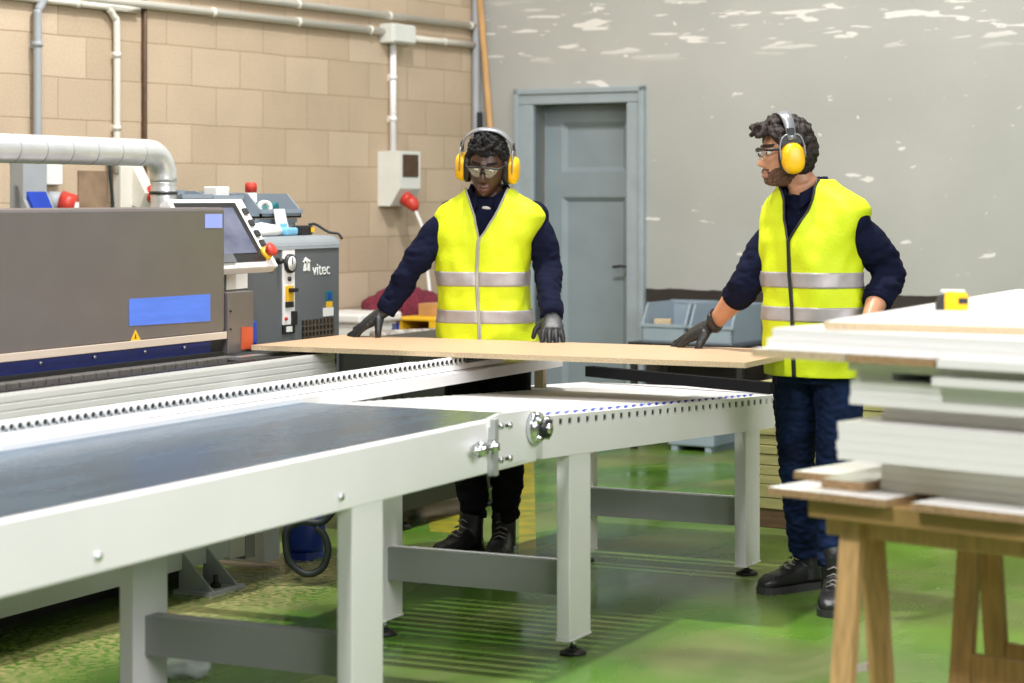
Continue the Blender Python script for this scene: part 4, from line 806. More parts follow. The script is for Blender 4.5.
tboard('white board right of the dark gap in the upper stack', 0.33, 1.1, -0.005, 0.70, 1.064, 1.084)
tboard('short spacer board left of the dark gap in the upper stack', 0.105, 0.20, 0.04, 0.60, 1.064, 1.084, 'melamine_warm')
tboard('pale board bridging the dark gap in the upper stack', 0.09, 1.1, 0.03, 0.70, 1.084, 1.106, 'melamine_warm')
tboard('brown-edged board at the far left of the upper stack, touching the vest', -0.144, 0.109, -0.02, 0.50, 1.106, 1.126, 'chip_edge_pale', W_)
tboard('brown-edged board second from left in the upper stack', 0.113, 0.345, -0.02, 0.60, 1.106, 1.126, C_, W_, right=C_)
tboard('white-edged board right of the two brown-edged ones in the upper stack', 0.352, 1.1, -0.02, 0.70, 1.106, 1.126)
tboard('lower one of the two long white boards below the top board', -0.112, 1.1, -0.005, 0.60, 1.126, 1.150)
tboard('upper one of the two long white boards below the top board', -0.10, 1.1, 0.0, 0.62, 1.150, 1.174)
m = MB(); m.box(0, 1.95, -0.62, 0, 0, 0.018, 0)
for f in m.bm.faces:
    c = f.calc_center_median(); f.material_index = 1 if abs(c.z - 0.009) < 0.002 and c.x < 0.01 else 0
o = m.build('cut_board', ['melamine', 'chip_edge_pale']); c = TM @ Vector((0.028, 0.022, 1.1745)); o.location = c
tag(o, 'topmost long white board, lying under the yellow tape measure', 'board', 'cut boards piled on the trestle table')
# tape measure
p = on_z(953, 310, 1.1925); tm = empty('tape_measure', p, R(-72), 'yellow tape measure with black end on the topmost white board', 'tape measure')
m = MB(); pr = [(-0.022, 0.0), (0.032, 0.0), (0.038, 0.006), (0.038, 0.036), (0.03, 0.046), (-0.012, 0.048), (-0.022, 0.04)]
m.prism(pr, 'y', -0.02, 0.02); m.build('case', 'yellow_plastic', tm)
m = MB(); m.prism([(-0.044, 0.0), (-0.022, 0.0), (-0.022, 0.040), (-0.034, 0.034), (-0.044, 0.016)], 'y', -0.019, 0.019); m.box(0.012, 0.037, -0.022, 0.022, 0.016, 0.032, 0, 0.003); m.build('grip', 'dark_steel', tm)
m = MB(); m.box(-0.03, 0.03, -0.015, 0.015, 0.045, 0.051, 0, 0.002); m.build('lock_slider', 'white_plastic', tm)
# crumpled wrap on the floor
m = MB(); m.ball((0, 0, 0), (0.07, 0.10, 0.04), 0, 24, 14)
for v in m.bm.verts: v.co += v.co.normalized() * (noise.noise(v.co * 40) * 0.02 + noise.noise(v.co * 90) * 0.01); v.co.z = max(v.co.z, -0.03)
p = on_z(182, 676, 0.0); m.xf(Matrix.Translation((p[0], p[1], 0.03))); tag(m.build('plastic_wrap', 'clear_film'), 'crumpled clear plastic wrap on the green floor under the conveyor', 'plastic')
# ------------------------------------------------------------------ people
def sstep(t): t = max(0.0, min(1.0, t)); return t * t * (3 - 2 * t)
def gs(v, s): return math.exp(-(v / s) ** 2)
def head_point(a, b):
    # a = azimuth from the face (0) round to the back (pi), b = elevation; face looks along -y
    dx, dy, dz = math.sin(a) * math.cos(b), -math.cos(a) * math.cos(b), math.sin(b)
    x, y, z = dx * 0.076, dy * 0.097, dz * (0.117 if dz > 0 else 0.120)
    fr = max(0.0, math.cos(a)); k = sstep(-z / 0.12) if z < 0 else 0
    if z > 0: x *= 1 - 0.06 * sstep(z / 0.117) * 0; y *= 1 + 0.0 * z
    x *= 1 - 0.17 * k
    if dy > 0: y *= 1 - 0.42 * k
    else: y -= 0.040 * k ** 1.4 * fr ** 0.8 * sstep(math.cos(b) / 0.55)
    if dy < 0:
        ax = abs(x); F = sstep(fr * 1.6)
        y -= F * 0.005 * gs(z - 0.032, 0.010) * gs(x, 0.05)
        y += F * 0.011 * gs(ax - 0.031, 0.016) * gs(z - 0.012, 0.012)
        y -= F * 0.006 * gs(ax - 0.044, 0.02) * gs(z + 0.024, 0.02)
        h = 0.026 * sstep((0.024 - z) / 0.055) if z > -0.031 else 0.026 * sstep((z + 0.045) / 0.014)
        w = 0.0085 + 0.007 * sstep((0.01 - z) / 0.04)
        y -= F * h * gs(x, w)
        y -= F * 0.008 * gs(x, 0.022) * (gs(z + 0.058, 0.006) + gs(z + 0.072, 0.007))
        y += F * 0.003 * gs(x, 0.024) * gs(z + 0.065, 0.003)
        y -= F * 0.007 * gs(x, 0.022) * gs(z + 0.100, 0.014)
    return Vector((x, y, z))
NA, NB = 168, 112
def head_grid(): return [[head_point(2 * math.pi * i / NA, -math.pi / 2 + math.pi * (j + 0.5) / NB) for i in range(NA)] for j in range(NB)]
HG = head_grid()
def add_head(mb, mtx):
    rows = [[mtx @ p for p in r] for r in HG]
    mb.loft(rows, True, True)
    for s in (-1, 1): mb.ball(mtx @ Vector((s * 0.075, 0.014, -0.004)), (0.010, 0.020, 0.031), 0, 14, 10, mtx.to_3x3().to_4x4())
def head_patch(mb, mtx, mask, off, mi=0):
    # a patch of the head surface pushed outward (beard, brows, lips)
    vd = {}
    def V(i, j):
        i %= NA
        if (i, j) not in vd:
            p = HG[j][i]; n = (HG[j][(i + 1) % NA] - HG[j][i - 1]).cross(HG[min(j + 1, NB - 1)][i] - HG[max(j - 1, 0)][i]).normalized()
            if n.dot(p) < 0: n = -n
            vd[(i, j)] = mb.bm.verts.new(mtx @ (p + n * off(p)))
        return vd[(i, j)]
    for j in range(NB - 1):
        for i in range(NA):
            c = (HG[j][i] + HG[j + 1][(i + 1) % NA]) / 2; a = 2 * math.pi * (i + 0.5) / NA
            if a > math.pi: a -= 2 * math.pi
            if mask(c, a):
                f = mb.bm.faces.new((V(i, j), V(i + 1, j), V(i + 1, j + 1), V(i, j + 1))); f.smooth = True; f.material_index = mi
def se_ring(z, cx, cy, hw, hd, yaw, n, N, phi0=None, off=0.0):
    e = 2.0 / n; out = []
    ph = [2 * math.pi * k / N for k in range(N)] if phi0 is None else [phi0 + (2 * math.pi - 2 * phi0) * k / (N - 1) for k in range(N)]
    cs, sn = math.cos(yaw), math.sin(yaw)
    for p in ph:
        s, c = math.sin(p), math.cos(p)
        x = (hw + off) * math.copysign(abs(s) ** e, s); y = -(hd + off) * math.copysign(abs(c) ** e, c)
        out.append(Vector((cx + x * cs - y * sn, cy + x * sn + y * cs, z)))
    return out
class Torso:
    def __init__(s, rings, yaw, n=2.5): s.r = rings; s.yaw = yaw; s.n = n
    def at(s, z):
        R_ = s.r
        if z <= R_[0][0]: return R_[0][1:]
        for a, b in zip(R_, R_[1:]):
            if z <= b[0]:
                t = sstep((z - a[0]) / (b[0] - a[0])) * 0.5 + 0.5 * (z - a[0]) / (b[0] - a[0]); return [u + (v - u) * t for u, v in zip(a[1:], b[1:])]
        return R_[-1][1:]
    def ring(s, z, N=64, phi0=None, off=0.0): return se_ring(z, *s.at(z), s.yaw, s.n, N, phi0, off)
def zs(a, b, n): return [a + (b - a) * k / n for k in range(n + 1)]

def make_glove(name, parent, wrist, direction, up, side, curl, spread, thumb=(0.75, 0.62, -0.35), cuff=0.05, tcurl=15, mtl='glove', scale=1.0, label=None, fore=None, cw=0.040):
    Y = Vector(direction).normalized(); Z = Vector(up); Z = (Z - Y * Z.dot(Y)).normalized(); X = Y.cross(Z)
    F = Matrix((X, Y, Z)).transposed().to_4x4(); F.translation = Vector(wrist)
    m = MB(); N = 20
    def sq(y, w, h, zc=0.0, cx=0.0): return [Vector((cx + w * math.copysign(abs(math.cos(t)) ** 0.75, math.cos(t)), y, zc + h * math.copysign(abs(math.sin(t)) ** 0.8, math.sin(t)))) for t in [2 * math.pi * k / N for k in range(N)]]
    fl = F.to_3x3().inverted() @ Vector(fore).normalized() if fore is not None else Vector((0, -1, 0)); o1 = fl * (cuff / scale); o2 = fl * 0.02
    m.loft([[p + Vector((o1.x, 0, o1.z)) for p in sq(o1.y, cw, cw * 0.95)], [p + Vector((o2.x, 0, o2.z)) for p in sq(o2.y, 0.038 if cw > 0.035 else 0.030, 0.036 if cw > 0.035 else 0.030)], sq(0.0, 0.029, 0.021), sq(0.03, 0.040, 0.023, -0.001), sq(0.06, 0.045, 0.020, 0.0), sq(0.088, 0.044, 0.015, 0.001)])
    bx = (0.035, 0.012, -0.012, -0.034); ln = (0.070, 0.079, 0.074, 0.058); by = (0.082, 0.087, 0.084, 0.076)
    for k in range(4):
        a = R(spread * (1.3, 0.4, -0.4, -1.4)[k]); p = Vector((bx[k] * side, by[k], 0.0)); pts = [p + Vector((0, -0.02, 0)), p]; an = 0.0
        cu = curl[k] if hasattr(curl, '__len__') and hasattr(curl[0], '__len__') else curl
        for f_, c in zip((0.46, 0.30, 0.24), cu):
            an += R(c); d = Vector((math.sin(a) * side * math.cos(an), math.cos(a) * math.cos(an), -math.sin(an))); p = p + d * ln[k] * f_; pts.append(p)
        m.tube(catmull(pts, 4), [0.0125 - 0.0030 * i / 16 for i in range(17)], 12)
        m.ball(pts[-1], 0.0085, 0, 10, 8)
    p = Vector((0.026 * side, 0.018, -0.006)); d = Vector((thumb[0] * side, thumb[1], thumb[2])).normalized(); d2 = (d + Vector((-0.3 * side, 0.45, -math.sin(R(tcurl))))).normalized()
    pts = [p, p + d * 0.030, p + d * 0.052, p + d * 0.052 + d2 * 0.033]; m.tube(catmull(pts, 4), [0.019, 0.018, 0.017, 0.016, 0.0152, 0.0146, 0.014, 0.0134, 0.0128, 0.012, 0.0112, 0.0102, 0.0092], 12); m.ball(pts[-1], 0.0094, 0, 10, 8)
    m.xf(F @ Matrix.Scale(scale, 4))
    o = m.build(name, mtl, parent); remesh(o, 0.0036, 2); wrinkle(o, 0.0012, 60, seed=3)
    return tag(o, label=label)

def make_boot(parent, heel, direction, shaft_top, seed, label=None):
    d = Vector((direction[0], direction[1], 0)).normalized(); s = Vector((-d.y, d.x, 0))
    F = Matrix((s, d, Vector((0, 0, 1)))).transposed().to_4x4(); F.translation = Vector((heel[0], heel[1], 0))
    prof = [(-0.035, 0.020, 0.06), (-0.02, 0.034, 0.085), (0.02, 0.040, 0.11), (0.07, 0.042, 0.115), (0.12, 0.046, 0.092), (0.17, 0.051, 0.076), (0.21, 0.049, 0.070), (0.24, 0.040, 0.058), (0.258, 0.022, 0.045)]
    m = MB(); rings = []
    for y, w, h in prof:
        rg = []
        for k in range(20):
            t = 2 * math.pi * k / 20; c, q = math.cos(t), math.sin(t)
            rg.append(Vector((w * math.copysign(abs(c) ** 0.7, c), y, 0.016 + (h - 0.016) * (0.5 + 0.5 * math.copysign(abs(q) ** 0.8, q)))))
        rings.append(rg)
    m.loft(rings)
    m.tube(catmull([F.inverted() @ Vector(shaft_top), F.inverted() @ Vector(shaft_top) * 0.5 + Vector((0, 0.018, 0.065)), Vector((0, 0.025, 0.04))], 4), 0.051, 18)
    m.xf(F); o = m.build('boot', 'boot', parent); remesh(o, 0.0042, 3); wrinkle(o, 0.0016, 35, seed=seed)
    m = MB(); ol = [(y, w) for y, w, h in prof]; pts = [(w + 0.004, y) for y, w in ol] + [(0, 0.264)] + [(-w - 0.004, y) for y, w in reversed(ol)] + [(0, -0.04)]
    m.prism(pts, 'z', 0.0, 0.026); m.xf(F); m.build('sole', 'sole', o)
    m = MB()
    for k in range(5):
        u = k / 4; y = 0.145 - 0.085 * u; z = 0.093 + 0.075 * u ** 1.3
        w = 0.024
        m.tube([(-w, y - 0.012, z - 0.008), (0, y, z + 0.004), (w, y + 0.0, z - 0.006)], 0.003, 6); m.tube([(w, y - 0.012, z - 0.008), (0, y, z + 0.005), (-w, y, z - 0.006)], 0.003, 6)
    m.xf(F); m.build('lace', 'lace', o)
    return tag(o, label=label)

def limb(mb, pts, rad, n=7, seg=20, folds=0.0, seed=0.0, freq=26):
    P = catmull(pts, n); rr = []
    N = len(P) - 1; Lr = len(rad) - 1
    for i in range(len(P)):
        u = i / N * Lr; k = min(int(u), Lr - 1); r = rad[k] + (rad[k + 1] - rad[k]) * (u - k)
        rr.append(r)
    mb.tube(P, rr, seg)
    return P
def ear_defenders(person, HM, style):
    g = empty('ear_defenders'); g.parent = person
    for s in (-1, 1):
        m = MB(); cy, cz = (-0.016, -0.018) if style else (0.0, -0.014)
        def ring(x, w, h, n=24): return [Vector((s * x, cy + w * math.copysign(abs(math.cos(t)) ** 0.85, math.cos(t)), cz + h * math.copysign(abs(math.sin(t)) ** 0.85, math.sin(t)))) for t in [2 * math.pi * k / n for k in range(n)]]
        m.loft([ring(0.092, 0.043, 0.056), ring(0.100, 0.044, 0.058), ring(0.114, 0.042, 0.056), ring(0.126, 0.036, 0.049), ring(0.131, 0.024, 0.036)])
        m.xf(HM); c = m.build('ear_cup', 'yellow_plastic', g)
        m = MB(); m.loft([ring(0.066, 0.040, 0.053), ring(0.070, 0.046, 0.060), ring(0.088, 0.047, 0.062), ring(0.0925, 0.042, 0.055)]); m.xf(HM); m.build('cushion', 'black', c)
        m = MB()
        m.box(s * 0.098, s * 0.106, cy - 0.047, cy + 0.047, cz + 0.050, cz + 0.082, 0, 0.002) if style else None
        m.tube(catmull([(s * 0.108, cy - 0.047, cz + 0.0), (s * 0.108, cy - 0.045, cz + 0.05), (s * 0.108, cy - 0.03, cz + 0.082), (s * 0.108, cy, cz + 0.088), (s * 0.108, cy + 0.03, cz + 0.082), (s * 0.108, cy + 0.045, cz + 0.05), (s * 0.108, cy + 0.047, cz)], 4), 0.0028, 8, 1)
        m.box(s * 0.1, s * 0.111, cy - 0.014, cy + 0.014, cz + 0.075, cz + 0.112, 0, 0.003)
        m.xf(HM); m.build('cup_arm', ['black', 'band_grey'], c)
    m = MB(); w = 0.017 if style == 0 else 0.021; rings = []
    for k in range(33):
        t = math.pi * k / 32; cx, cz = math.cos(t), math.sin(t); cy = -0.014 if style else 0.0
        rx, rz_ = 0.106, 0.152 - 0.050
        z0 = 0.050 + rz_ * abs(cz) ** 0.95; p = Vector((rx * math.copysign(abs(cx) ** 0.85, cx), cy, z0)); nrm = Vector((cx / rx, 0, max(cz, 0.02) / rz_)).normalized()
        ww = w * (0.8 + 0.3 * abs(cz)); rings.append([p + Vector((0, -ww, 0)) - nrm * 0.002, p + Vector((0, ww, 0)) - nrm * 0.002, p + Vector((0, ww * 0.9, 0)) + nrm * 0.006, p + Vector((0, -ww * 0.9, 0)) + nrm * 0.006])
    m.loft(rings, True, True, 0, False); m.xf(HM); o = m.build('headband', 'band_grey' if style else 'band_grey', g); smooth_all(o)
    return g
def glasses(person, HM, lensm):
    g = empty('safety_glasses'); g.parent = person
    def fp(x, z, o=0.0): return Vector((x, -0.113 + 0.9 * x * x / 0.09 * 0.30 + (0.0 if z > 0 else 0.004) + o, z))
    m = MB(); m.tube([fp(-0.066 + 0.0132 * k, 0.030 - 0.0018 * abs(k - 5)) for k in range(11)], 0.0042, 10)
    for s in (-1, 1): m.tube(catmull([fp(s * 0.066, 0.021), (s * 0.0755, -0.070, 0.021), (s * 0.081, -0.03, 0.016), (s * 0.080, 0.02, 0.006)], 5), 0.0036, 8, flat=1.5)
    m.tube([fp(-0.012, -0.004, 0.006), fp(-0.006, 0.010, 0.0), fp(0.006, 0.010, 0.0), fp(0.012, -0.004, 0.006)], 0.0028, 8)
    m.xf(HM); m.build('frame', 'black', g)
    for s in (-1, 1):
        m = MB(); rows = []
        for j in range(7):
            z = 0.026 - 0.0068 * j; a, b = 0.007 + 0.0012 * j, 0.066 - (0.0022 * j + 0.0006 * j * j)
            rows.append([fp(s * (a + (b - a) * i / 8), z, -0.002) for i in range(9)])
        m.loft(rows, False, False); m.xf(HM); o = m.build('lens', lensm, g); bake(o, [('SOLIDIFY', dict(thickness=0.0015))])
    return g
def make_hair(name, person, HM, blobs, vox, matn, amp, freq):
    m = MB()
    for p, r in blobs: m.ball(p, r, 0, 10, 7)
    rows = [r for r in HG]
    o_m = MB(); m.xf(HM); o = m.build(name, matn, person); remesh(o, vox, 1, 0.4); wrinkle(o, amp, freq, seed=5); return o
def collar(person, c, fwd_yaw, r, zc, front_drop, open_, matn='navy_cloth', hgt=0.038):
    m = MB(); rows = []
    for rr, dz in ((r + 0.004, -0.015), (r, 0.0), (r - 0.003, hgt), (r + 0.004, hgt + 0.004), (r + 0.013, hgt * 0.55), (r + 0.024, -0.004)):
        row = []
        for k in range(41):
            p = open_ + (2 * math.pi - 2 * open_) * k / 40; fr = max(0, math.cos(p)); pt = Vector((math.sin(p) * rr, -math.cos(p) * rr * 1.05, zc + dz * (1 - 0.15 * fr) - front_drop * fr - (0.022 * sstep((fr - 0.6) / 0.4) if rr > r + 0.01 else 0)))
            pt.rotate(Matrix.Rotation(fwd_yaw, 3, 'Z')); row.append(pt + Vector((c[0], c[1], 0)))
        rows.append(row)
    m.loft(rows, False, False); o = m.build('collar', matn, person); bake(o, [('SOLIDIFY', dict(thickness=0.004, offset=0))]); return smooth_all(o)
def make_vest(person, T, hem, vbot, top, vw, bands, piping, seedv, zipm):
    def phi(z, N=None):
        cx, cy, hw, hd = T.at(z); v = 0.003 + (vw * ((z - vbot) / (top - vbot)) ** 0.9 if z > vbot else 0)
        return math.asin(min(0.97, (v / (hw + 0.016)) ** (T.n / 2)))
    N = 97; Z = zs(hem, top, 60); off = 0.016
    def wr(p, z):
        q = Vector((p.x * 9, p.y * 9, p.z * 3.2)) + Vector((seedv, 0, 0)); q2 = Vector((p.x * 20, p.y * 20, p.z * 14)) + Vector((seedv, 4, 0))
        return noise.noise(q) * 0.018 * sstep((top - z) / 0.15) + noise.noise(q2) * 0.008 * sstep((top - z) / 0.10)
    def ringw(z, ph, o_):
        cx, cy, hw, hd = T.at(z); rg = T.ring(z, N, ph, o_); c = Vector((cx, cy, z)); return [p + (p - c).normalized() * wr(p, z) for p in rg]
    m = MB(); m.loft([ringw(z, phi(z), off) for z in Z], False, False)
    v = m.build('vest', 'hivis', person, False); bake(v, [('SOLIDIFY', dict(thickness=0.004, offset=0)), ('SUBSURF', dict(levels=1))]); smooth_all(v)
    for za, zb in bands:
        m = MB(); m.loft([ringw(z, phi(z), off + 0.0035) for z in zs(za, zb, 8)], False, False); b = m.build('reflective_band', 'reflective', v, False); bake(b, [('SOLIDIFY', dict(thickness=0.0025, offset=0))]); smooth_all(b)
    for sidei in (0, -1):
        pts = [ringw(z, phi(z), off + 0.003)[sidei] for z in Z]; m = MB(); m.tube(pts, 0.0042 if zipm == 'piping_grey' else 0.005, 8); m.build('edge_piping', zipm, v)
    # armhole binding
    return v

def person(D0, px0, label):
    x, y = world(D0, (px0 - 512) * D0 / FPX); P = empty('person', (x, y, 0), R(-64), label, 'person'); r0 = (px0 - 512) * D0 / FPX
    def pl(px, py, dd=0.0): D = D0 + dd; return Vector(((px - 512) * D / FPX - r0, dd, EYE - (py - HZ) * D / FPX))
    return P, pl

# ---------- worker leaning on the board, facing the camera
P1, pl = person(8.94, 487, 'person in yellow vest facing the camera, head bowed, both gloved hands resting on the board')
yaw1 = R(-10)
T1 = Torso([(0.82, 0.005, -0.03, 0.196, 0.145), (0.95, 0.0, -0.03, 0.188, 0.14), (1.06, -0.008, -0.03, 0.178, 0.135), (1.18, -0.015, -0.035, 0.172, 0.13), (1.29, -0.010, -0.04, 0.178, 0.125), (1.36, 0.004, -0.045, 0.200, 0.113), (1.405, 0.012, -0.05, 0.208, 0.100), (1.44, 0.014, -0.055, 0.188, 0.085), (1.468, 0.014, -0.06, 0.146, 0.078), (1.492, 0.012, -0.065, 0.104, 0.072), (1.515, 0.010, -0.07, 0.080, 0.068)], yaw1)
HM1 = Matrix.Translation((0.004, -0.115, 1.610)) @ Matrix.Rotation(R(-9), 4, 'Z') @ Matrix.Rotation(R(4), 4, 'Y') @ Matrix.Rotation(R(20), 4, 'X')
S1r, E1r, W1r = pl(452, 215, -0.03), pl(414, 264, -0.05), pl(385, 311, -0.03)
S1l, E1l, W1l = pl(534, 216, -0.05), pl(548, 268, -0.06), pl(552, 316, -0.29)
m = MB(); add_head(m, HM1)
m.tube(catmull([HM1 @ Vector((0, 0.022, -0.03)), HM1 @ Vector((0, 0.028, -0.085)), Vector((0.010, -0.065, 1.47)), Vector((0.01, -0.05, 1.42))], 5), [0.055] * 8 + [0.060] * 8, 22)
m.loft([T1.ring(z, 40, None, -0.03) for z in zs(0.86, 1.46, 14)])
for S, E_, W_ in ((S1r, E1r, W1r), (S1l, E1l, W1l)): limb(m, [S, E_, W_], [0.048, 0.040, 0.026])
K1a, K1b = Vector((-0.075, -0.02, 0.48)), Vector((0.085, -0.04, 0.48)); A1a, A1b = Vector((-0.052, 0.05, 0.09)), Vector((0.072, 0.01, 0.09))
for s, K, A in ((-1, K1a, A1a), (1, K1b, A1b)): limb(m, [Vector((s * 0.09, -0.01, 0.90)), K, A], [0.075, 0.05, 0.035])
body = m.build('body', 'skin_dark', P1); remesh(body, 0.0034, 2, 0.4)
m = MB(); m.loft([T1.ring(z, 56) for z in zs(0.83, 1.475, 26)])
for S, E_, W_, sd in ((S1r, E1r, W1r, 1), (S1l, E1l, W1l, 2)): limb(m, [S + Vector((0.03 if S.x < 0 else -0.03, 0, 0.0)), S * 0.6 + E_ * 0.4, E_, E_ * 0.5 + W_ * 0.5, W_], [0.060, 0.067, 0.058, 0.051, 0.043]); m.ball(S, 0.0635)
sw = m.build('sweater', 'navy_cloth', P1); remesh(sw, 0.006, 5)
mk = lambda c: min(1.0, max(0.0, (min((c - S1r).length, (c - S1l).length) - 0.09) / 0.08)); wrinkle(sw, 0.013, 11, (1, 1, 1.7), 2.0, mk); wrinkle(sw, 0.006, 26, (1, 1, 2.0), 7.0, mk)
for W_, E_ in ((W1r, E1r), (W1l, E1l)):
    d_ = (W_ - E_).normalized(); m = MB(); m.tube([W_ - d_ * 0.05, W_ - d_ * 0.045, W_ - d_ * 0.005, W_ + d_ * 0.002], [0.045, 0.048, 0.043, 0.036], 20); m.build('cuff', 'navy_cloth', sw)
collar(P1, (0.010, -0.072), yaw1, 0.073, 1.490, 0.048, R(26))
m = MB(); m.loft([[Vector((0.010 + math.sin(a) * r_, -0.073 - math.cos(a) * r_, z - 0.03 * max(0, math.cos(a)))) for a in [2 * math.pi * k / 32 for k in range(32)]] for r_, z in ((0.066, 1.46), (0.065, 1.492))], True, False); u_ = m.build('undershirt', 'white_plastic', P1); bake(u_, [('SOLIDIFY', dict(thickness=0.003))])
make_vest(P1, T1, 0.845, 1.315, 1.515, 0.082, ((1.118, 1.176), (0.968, 1.020)), True, 3.0, 'piping_grey')
m = MB(); m.loft([se_ring(z, 0.003, -0.02, hw, hd, yaw1, 2.4, 48) for z, hw, hd in ((0.80, 0.172, 0.125), (0.86, 0.174, 0.125), (0.95, 0.165, 0.118), (1.0, 0.158, 0.112))])
limb(m, [Vector((-0.085, -0.01, 0.86)), Vector((-0.088, -0.015, 0.66)), K1a, Vector((-0.062, 0.02, 0.27)), Vector((-0.055, 0.045, 0.155))], [0.098, 0.086, 0.070, 0.064, 0.054])
limb(m, [Vector((0.09, -0.01, 0.86)), Vector((0.092, -0.02, 0.66)), K1b, Vector((0.080, -0.01, 0.27)), Vector((0.074, 0.01, 0.155))], [0.098, 0.086, 0.070, 0.064, 0.054])
tr = m.build('trousers', 'black_cloth', P1); remesh(tr, 0.006, 4); wrinkle(tr, 0.012, 16, (1, 1, 1.6), 4, lambda c: 0.5 + sstep((0.5 - c.z) / 0.3)); wrinkle(tr, 0.005, 40, (1, 1, 1.5), 8)
make_boot(P1, (-0.052, 0.065), (-0.60, -0.80), (-0.055, 0.045, 0.19), 1); make_boot(P1, (0.072, 0.045), (-0.15, -1.0), (0.074, 0.012, 0.19), 2)
dr = (pl(352, 333.5, 0.0) - W1r)
make_glove('glove', P1, W1r + dr.normalized() * 0.012, dr, (-0.25, -0.25, 1), -1, ((12, 6, -8), (8, 2, -10), (4, 0, -10), (2, 0, -8)), 4, (0.72, 0.45, -0.62), 0.030, 35, scale=1.12, fore=E1r - W1r, cw=0.029)
dl = Vector((0.01, -0.80, -0.58))
make_glove('glove', P1, W1l + dl.normalized() * 0.005, dl, (0, -0.5, 1), 1, ((22, 25, 10), (18, 22, 10), (18, 22, 10), (20, 22, 10)), 7, (0.75, 0.5, -0.45), 0.030, 25, fore=E1l - W1l, cw=0.029)
def mask1(c, a):
    aa = abs(a); 
    if aa < R(52): return c.z > 0.066
    if aa < R(80): return c.z > 0.066 - (aa - R(52)) / R(28) * 0.05
    if aa < R(105): return c.z > 0.010
    return c.z > -0.055
rnd = random.Random(11); bl = []
while len(bl) < 1500:
    a = rnd.uniform(-math.pi, math.pi); b = math.asin(rnd.uniform(-0.6, 1)); p = head_point(a, b)
    if mask1(p, a): bl.append((p * rnd.uniform(1.0, 1.29 if p.z > 0.07 else 1.18 if p.z > 0.03 else 1.10), rnd.uniform(0.006, 0.0095)))
make_hair('hair', P1, HM1, bl, 0.0034, 'hair_black', 0.003, 110)
m = MB(); head_patch(m, HM1, lambda c, a: c.y < 0 and abs(c.x) < 0.024 and (-0.0645 < c.z < -0.052 or -0.079 < c.z < -0.0655), lambda p: 0.0022); m.build('lips', 'lips_dark', P1)
for s in (-1, 1): m = MB(); head_patch(m, HM1, lambda c, a: c.y < -0.03 and c.x * s > 0 and 0.014 < abs(c.x) < 0.050 and 0.030 < c.z < 0.040, lambda p: 0.0025); m.build('eyebrow', 'hair_black', P1)
for s in (-1, 1): m = MB(); m.ball(HM1 @ Vector((s * 0.031, -0.0815, 0.010)), 0.0105, 0, 16, 12); m.ball(HM1 @ Vector((s * 0.031 - 0.001, -0.0885, 0.005)), 0.005, 1, 12, 8); m.build('eye', ['eye', 'iris'], P1)
ear_defenders(P1, HM1, 0); glasses(P1, HM1, 'lens_vest_reflection')

# ---------- bearded worker standing at the right, seen in profile
P2, pl = person(7.98, 818, 'bearded person in yellow vest and jeans, seen in profile, reaching to the board')
yaw2 = R(-42)
T2 = Torso([(0.80, 0.000, 0.0, 0.182, 0.14), (0.95, 0.0, 0.0, 0.182, 0.138), (1.08, -0.012, 0.0, 0.176, 0.132), (1.20, -0.024, 0.0, 0.176, 0.128), (1.32, -0.026, 0.0, 0.184, 0.122), (1.39, -0.014, 0.0, 0.196, 0.112), (1.435, -0.008, 0.0, 0.203, 0.100), (1.468, -0.012, 0.0, 0.182, 0.088), (1.495, -0.020, 0.0, 0.140, 0.080), (1.520, -0.032, 0.0, 0.102, 0.074), (1.545, -0.040, 0.0, 0.080, 0.070)], yaw2)
HM2 = Matrix.Translation((-0.110, -0.005, 1.640)) @ Matrix.Rotation(R(-80), 4, 'Z') @ Matrix.Rotation(R(6), 4, 'X')
S2r, E2r, W2r = pl(778, 224, 0.11), pl(748, 283, 0.10), pl(713, 325, 0.27)
S2l, E2l, W2l = pl(854, 223, -0.11), pl(888, 272, -0.06), pl(868, 324, -0.24)
m = MB(); add_head(m, HM2)
m.tube(catmull([HM2 @ Vector((0, 0.022, -0.03)), HM2 @ Vector((0, 0.030, -0.09)), Vector((-0.045, 0.0, 1.50)), Vector((-0.035, 0.0, 1.43))], 5), [0.055] * 8 + [0.060] * 8, 22)
m.loft([T2.ring(z, 40, None, -0.03) for z in zs(0.86, 1.49, 14)])
for S, E_, W_ in ((S2r, E2r, W2r), (S2l, E2l, W2l)): limb(m, [S, E_, E_ * 0.6 + W_ * 0.4, W_], [0.048, 0.048, 0.046, 0.027])
K2a, K2b = Vector((-0.065, 0.09, 0.48)), Vector((0.052, -0.06, 0.48)); A2a, A2b = Vector((-0.012, 0.21, 0.10)), Vector((0.045, -0.13, 0.10))
for K, A, h in ((K2a, A2a, Vector((-0.07, 0.055, 0.9))), (K2b, A2b, Vector((0.07, -0.055, 0.9)))): limb(m, [h, K, A], [0.075, 0.05, 0.035])
body = m.build('body', 'skin_tan', P2); remesh(body, 0.0034, 2, 0.4)
m = MB(); m.loft([T2.ring(z, 56) for z in zs(0.83, 1.49, 26)])
m.ball(S2r, 0.062); m.ball(S2l, 0.064)
limb(m, [S2r + Vector((0.03, -0.02, 0)), S2r * 0.6 + E2r * 0.4, E2r, E2r * 0.66 + W2r * 0.34], [0.058, 0.066, 0.064, 0.056])
limb(m, [S2l + Vector((-0.03, 0.02, 0)), S2l * 0.6 + E2l * 0.4, E2l, E2l * 0.45 + W2l * 0.55], [0.060, 0.072, 0.068, 0.054])
sw = m.build('sweater', 'navy_cloth', P2); remesh(sw, 0.006, 5); mk = lambda c: min(1.0, max(0.0, (min((c - S2r).length, (c - S2l).length) - 0.09) / 0.08)); wrinkle(sw, 0.013, 11, (1, 1, 1.7), 12.0, mk); wrinkle(sw, 0.007, 26, (1, 1, 2.0), 17.0, mk)
